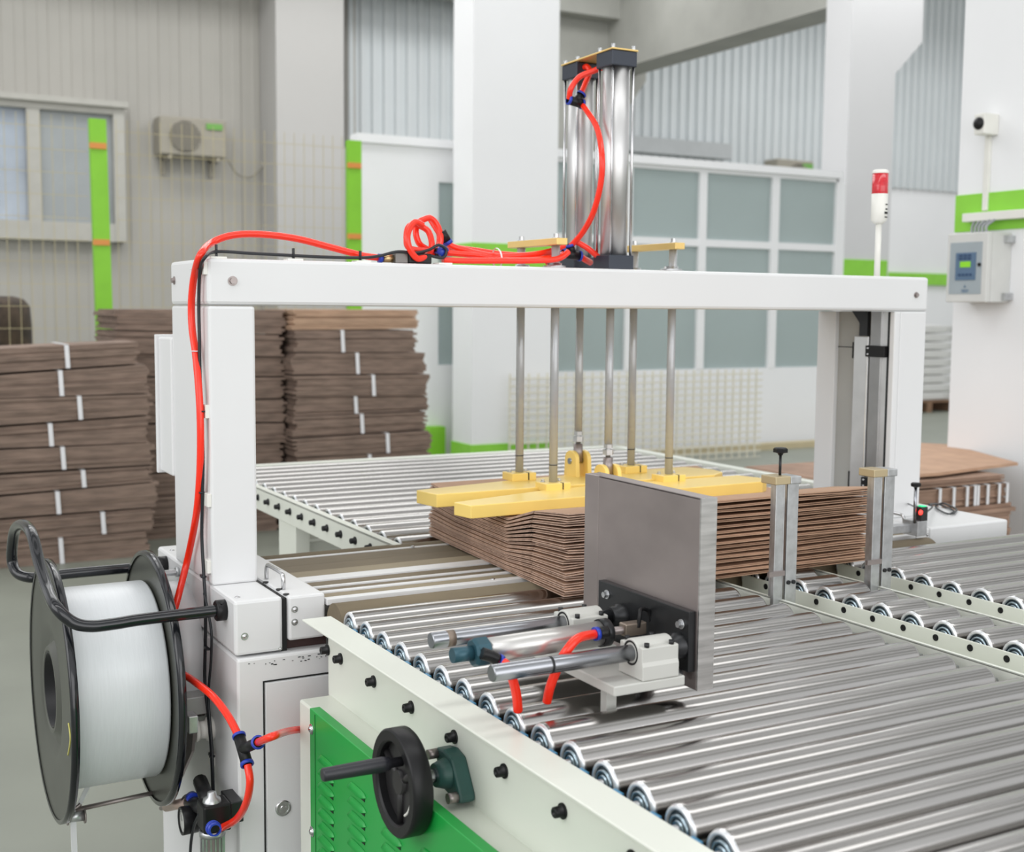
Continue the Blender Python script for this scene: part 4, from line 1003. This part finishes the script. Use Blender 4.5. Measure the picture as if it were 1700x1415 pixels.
# tees at the cylinders
def tee(name, a_, b_, c0_, c1_, rad, label):
    r = root(name, (a_ + b_) / 2, label, 'tee connector')
    obj('body', tb([a_, b_], rad, 16, 1), BLACK, r); obj('branch', tb([c0_, c1_], rad * .9, 16, 1), BLACK, r)
    for p, d in ((a_, a_ - b_), (b_, b_ - a_), (c1_, c1_ - c0_)): obj('release_collar', lathe(B(), p - d.normalized() * .002, d, [(0, rad), (.0, rad * 1.12), (.005, rad * 1.15), (.006, rad * .8)], 18), BLUE, r)
    return r
YT = 2.555
tee('tee_connector', Py(945, 166, YT), Py(966, 173, YT), Py(957, 169, YT), Py(965, 157, YT), .0105, 'black tee with blue collars near the top of the rear cylinder')
tee('tee_connector', Py(936, 421, 2.53), Py(962, 425, 2.53), Py(950, 420, 2.53), Py(946, 408, 2.53), .0110, 'black tee with blue collars beside the cylinder bases')
hose('air_hose', [Py(948, 408, 2.53), Py(968, 385, 2.49), Py(986, 350, 2.44), Py(998, 300, 2.415), Py(999, 255, 2.415), Py(990, 210, 2.47), Py(966, 173, YT)], HR, 'big red hose bow rising between the two tees in front of the cylinders')
hose('air_hose', [Py(945, 164, YT), Py(948, 147, YT - .01), Py(962, 128, YT - .01), Py(985, 118, 2.535), Py(1000, 112, 2.52)], HR, 'red hose from the upper tee up to the front cylinder head')
hose('air_hose', [Py(965, 155, YT), Py(972, 138, 2.57), Py(979, 120, 2.575), Py(975, 111, 2.585), Py(970, 112, 2.60)], HR, 'red hose from the upper tee hooking into the rear cylinder head')
hose('air_hose', [Py(960, 423, 2.53), Py(970, 430, 2.54), Py(980, 436, 2.56)], HR * 1.1, 'very short red hose from the lower tee to the rear cylinder base')
hose('air_hose', [Py(958, 402, 2.52), Py(975, 412, 2.51), Py(990, 424, 2.505), Py(999, 432, 2.50)], HR, 'short red hose from the lower tee to the front cylinder base')
hose('air_hose', [Py(908, 436, 2.50), Py(922, 430, 2.51), Py(936, 421, 2.53)], HR * .95, 'short red hose joining the bundle to the lower tee')
# black cables
bl = mat('cable_black', (.012, .014, .018), .4)
pts = [Py(712, 424, 2.44), Py(735, 428, 2.44), Py(741, 415, 2.44), Py(728, 407, 2.44), Py(712, 415, 2.44), Py(690, 420, 2.435), Py(660, 418, 2.435), Py(630, 425, 2.435), Py(600, 428, 2.43), Py(540, 427, 2.43), Py(480, 424, 2.43), Py(420, 421, 2.43), Py(360, 418, 2.43), Px(340, 428, .640), Px(332, 450, .641), Px(330, 500, .642), Px(331, 560, .642), Px(332, 620, .642), Px(335, 690, .642), Px(337, 760, .642), Px(336, 830, .642), Px(335, 890, .642), Px(338, 950, .642), Px(341, 1000, .642), Px(341, 1060, .642), Px(340, 1130, .642), Px(346, 1190, .642), Px(351, 1250, .642), Px(354, 1335, .642)]
hose('power_cable', pts, .0033, 'thin black cable running along the arch top and down beside the red hose', mt=bl, cat='cable', seg=8, n=6)
hose('power_cable', [Px(339, 985, .641), Px(344, 1010, .641), Px(351, 1050, .641), Px(350, 1100, .641), Px(346, 1160, .641), Px(352, 1240, .641), Px(355, 1335, .640)], .0028, 'second thin black cable below the guard arm on the left face', mt=bl, cat='cable', seg=8, n=6)
hose('power_cable', [Px(331, 1352, .58), Px(322, 1372, .58), Px(317, 1400, .58), Px(315, 1440, .58)], .003, 'short black cable hanging from the gauge at the bottom', mt=bl, cat='cable', seg=8, n=6)
for py, px in ((446, 331), (683, 336), (818, 335), (958, 338), (1078, 345), (1256, 352)):
    p = Px(px, py, .641); bm = B(); lathe(bm, p, (0, 0, 1), [(-.0015, .0045), (-.0015, .0058), (.0015, .0058), (.0015, .0045)], 12); box(bm, p.x - .003, p.x + .003, p.y + .003, p.y + .018, p.z - .0025, p.z + .0025)
    tag(obj('cable_tie', bm, bl), {446: 'black cable tie just below the arch corner', 683: 'black cable tie halfway down the left post', 818: 'black cable tie on the lower half of the left post', 958: 'black cable tie just above the front guard arm', 1078: 'black cable tie joining the two cables below the guard arm', 1256: 'lowest black cable tie above the regulator'}[py], 'cable tie')
for px, py in ((359, 418), (487, 424), (598, 428)):
    p = Py(px, py, 2.43); bm = B(); lathe(bm, p, (1, 0, 0), [(-.0015, .0045), (-.0015, .0058), (.0015, .0058), (.0015, .0045)], 12); box(bm, p.x - .002, p.x + .002, 2.427, 2.433, p.z, p.z + .014); box(bm, p.x - .002, p.x + .002, 2.427, 2.433, 1.455, p.z)
    tag(obj('cable_tie', bm, bl), {359: 'upright black tie tail at the left end of the arch top', 487: 'black tie holding the cable midway to the valve on the arch top', 598: 'black tie on the arch top just left of the valve'}[px], 'cable tie')
for py, w_ in ((447, 0), (583, 0)):
    p = Px(322 + (3 if py > 500 else 0), py, .637); bm = lathe(B(), p, (0, 0, 1), [(-.001, .0072), (-.001, .0082), (.001, .0082), (.001, .0072)], 20)
    tag(obj('cable_tie', bm, STRAP), 'thin white cable tie around the long red hose %s' % ('near the arch corner' if py < 500 else 'on the upper left post'), 'cable tie')

# ================================================================== REGULATOR
r = root('air_regulator', (.61, 2.36, .20), 'black filter regulator with round pressure gauge at the lower left', 'regulator')
X = .60
c = Px(352, 1350, X); y_, z_ = c.y, c.z
obj('regulator_body', bx(X - .022, X + .030, y_ - .024, y_ + .026, z_ - .030, z_ + .022), BLACK, r, .004)
obj('top_dome', lathe(B(), (X, y_, z_ + .022), (0, 0, 1), [(0, .017), (.006, .016), (.010, .009), (.018, .008), (.020, 0)], 20), GALV, r)
obj('manifold_arm', tb([(X + .01, y_ + .12, z_ + .018), (X, y_ + .02, z_ + .010)], .014, 12, 1), BLACK, r)
obj('wall_bracket', bx(X + .030, .654, y_ - .02, y_ + .05, z_ - .02, z_ + .02), BLKPLATE, r, .002)
gx_ = Px(310, 1362, .575)
g = obj('pressure_gauge', lathe(B(), gx_, (-1, .0, 0), [(-.045, 0), (-.045, .012), (-.022, .012), (-.020, .026), (.008, .027), (.011, .0265), (.011, .023), (.006, .022), (.006, 0)], 36), BLACK, r)
obj('gauge_face', lathe(B(), gx_ + Vector((-.0075, 0, 0)), (-1, 0, 0), [(0, 0), (0, .022), (.0005, .022), (.0005, 0)], 32), mat('gauge_dial', (.62, .62, .6), .3), g)
nd = gx_ + Vector((-.009, 0, 0)); bm = B(); prism(bm, [nd + Vector((0, .001, 0)), nd + Vector((0, -.001, 0)), nd + Vector((0, .010, .014))], (-.0005, 0, 0))
for k in range(9):
    a_ = math.radians(-40 + k * 32.5); p = nd + Vector((0, .018 * math.cos(a_), .018 * math.sin(a_))); box(bm, p.x - .0004, p.x, p.y - .001, p.y + .001, p.z - .001, p.z + .001)
obj('needle_and_scale', bm, BLACK, g)
obj('slide_valve', cyl(B(), Px(277, 1340, .59), Px(312, 1332, .59), .010, 16), mat('valve_pink_brass', (.62, .47, .42), .35, .6), r)
obj('valve_stem', cyl(B(), Px(268, 1342, .59), Px(277, 1340, .59), .005, 12), STEELP, r)
obj('upper_elbow', cyl(B(), Px(312, 1330, .595), Px(340, 1343, .595), .014, 16), BLACK, r)
obj('elbow_collar', cyl(B(), Px(318, 1324, .595), Px(322, 1328, .595), .012, 16), BLUE, r)
obj('hose_port', lathe(B(), Px(357, 1378, .585), Px(346, 1368, .585) - Px(357, 1378, .585), [(-.002, .0085), (-.002, .0115), (.006, .012), (.006, .0135), (.016, .0135)], 20), BLUE, r)
bo = obj('clear_bowl', lathe(B(), (X, y_, z_ - .03), (0, 0, -1), [(0, .016), (0, .021), (.010, .021), (.011, .018), (.085, .017), (.095, .010), (.095, 0)], 24), CLEAR, r)
obj('filter_core', lathe(B(), (X, y_, z_ - .03), (0, 0, -1), [(0, .008), (.07, .008), (.07, 0)], 16), mat('core_red', (.45, .1, .07), .5), bo)
bm = B()
for k in range(16): a_ = 2 * math.pi * k / 16; box(bm, X + .0215 * math.cos(a_) - .0012, X + .0215 * math.cos(a_) + .0012, y_ + .0215 * math.sin(a_) - .0012, y_ + .0215 * math.sin(a_) + .0012, z_ - .12, z_ - .042)
obj('bowl_guard', bm, GALV, bo)
obj('bowl_ring', cyl(B(), (X, y_, z_ - .042), (X, y_, z_ - .030), .024, 28), GALV, bo)

# ================================================================== PHOTO SENSOR AND RIGHT CABLES
r = root('photo_sensor', (2.40, 2.2, .82), 'small photo sensor with glowing red light on a steel bracket at the right box', 'sensor')
a_, b_ = Py(1470, 850, 2.20), Py(1540, 868, 2.20)
z_ = .8145
obj('bracket_bar', bx(2.29, 2.385, 2.215, 2.24, .815, .835), GALV, r, .001)
obj('stand', bx(2.352, 2.385, 2.195, 2.243, .808, .845), GALV, r, .001)
c = Py(1530, 850, 2.2)
obj('sensor_body', bx(c.x - .004, c.x + .018, 2.196, 2.222, .842, .880), mat('sensor_clear_black', (.03, .03, .03), .2), r, .002)
obj('red_light', lathe(B(), Py(1528, 851, 2.195), (0, -1, 0), [(0, 0), (0, .0065), (.002, .006), (.003, 0)], 16), LEDR, r)
obj('green_light', bx(c.x + .002, c.x + .014, 2.198, 2.214, .880, .882), LEDG, r)
k_ = Py(1523, 806, 2.2)
obj('stem', cyl(B(), (k_.x, 2.205, .84), (k_.x, 2.205, k_.z - .004), .004, 12), SHAFT, r)
obj('star_knob', lathe(B(), (k_.x, 2.205, k_.z - .006), (0, 0, 1), [(0, .004), (.003, .012), (.010, .0125), (.012, .010), (.012, 0)], 7, 0, False), BLACK, r)
hose('sensor_cable', [Vector((c.x + .018, 2.21, .86)), Pz(1548, 842, .83), Pz(1542, 838, .84), Pz(1560, 838, .82), Pz(1585, 850, .818), Pz(1572, 853, .818), Pz(1553, 842, .818), Pz(1566, 836, .82), Pz(1588, 846, .818), Pz(1580, 852, .817)], .0025, 'thin black sensor cable coiled on top of the right white box', mt=bl, cat='cable', seg=8)
hose('sensor_cable', [Vector((c.x, 2.205, .872)), Pz(1505, 836, .845), Pz(1490, 838, .84), Pz(1478, 846, .82)], .002, 'thin black sensor cable bending left from the sensor to the post foot', mt=bl, cat='cable', seg=8)
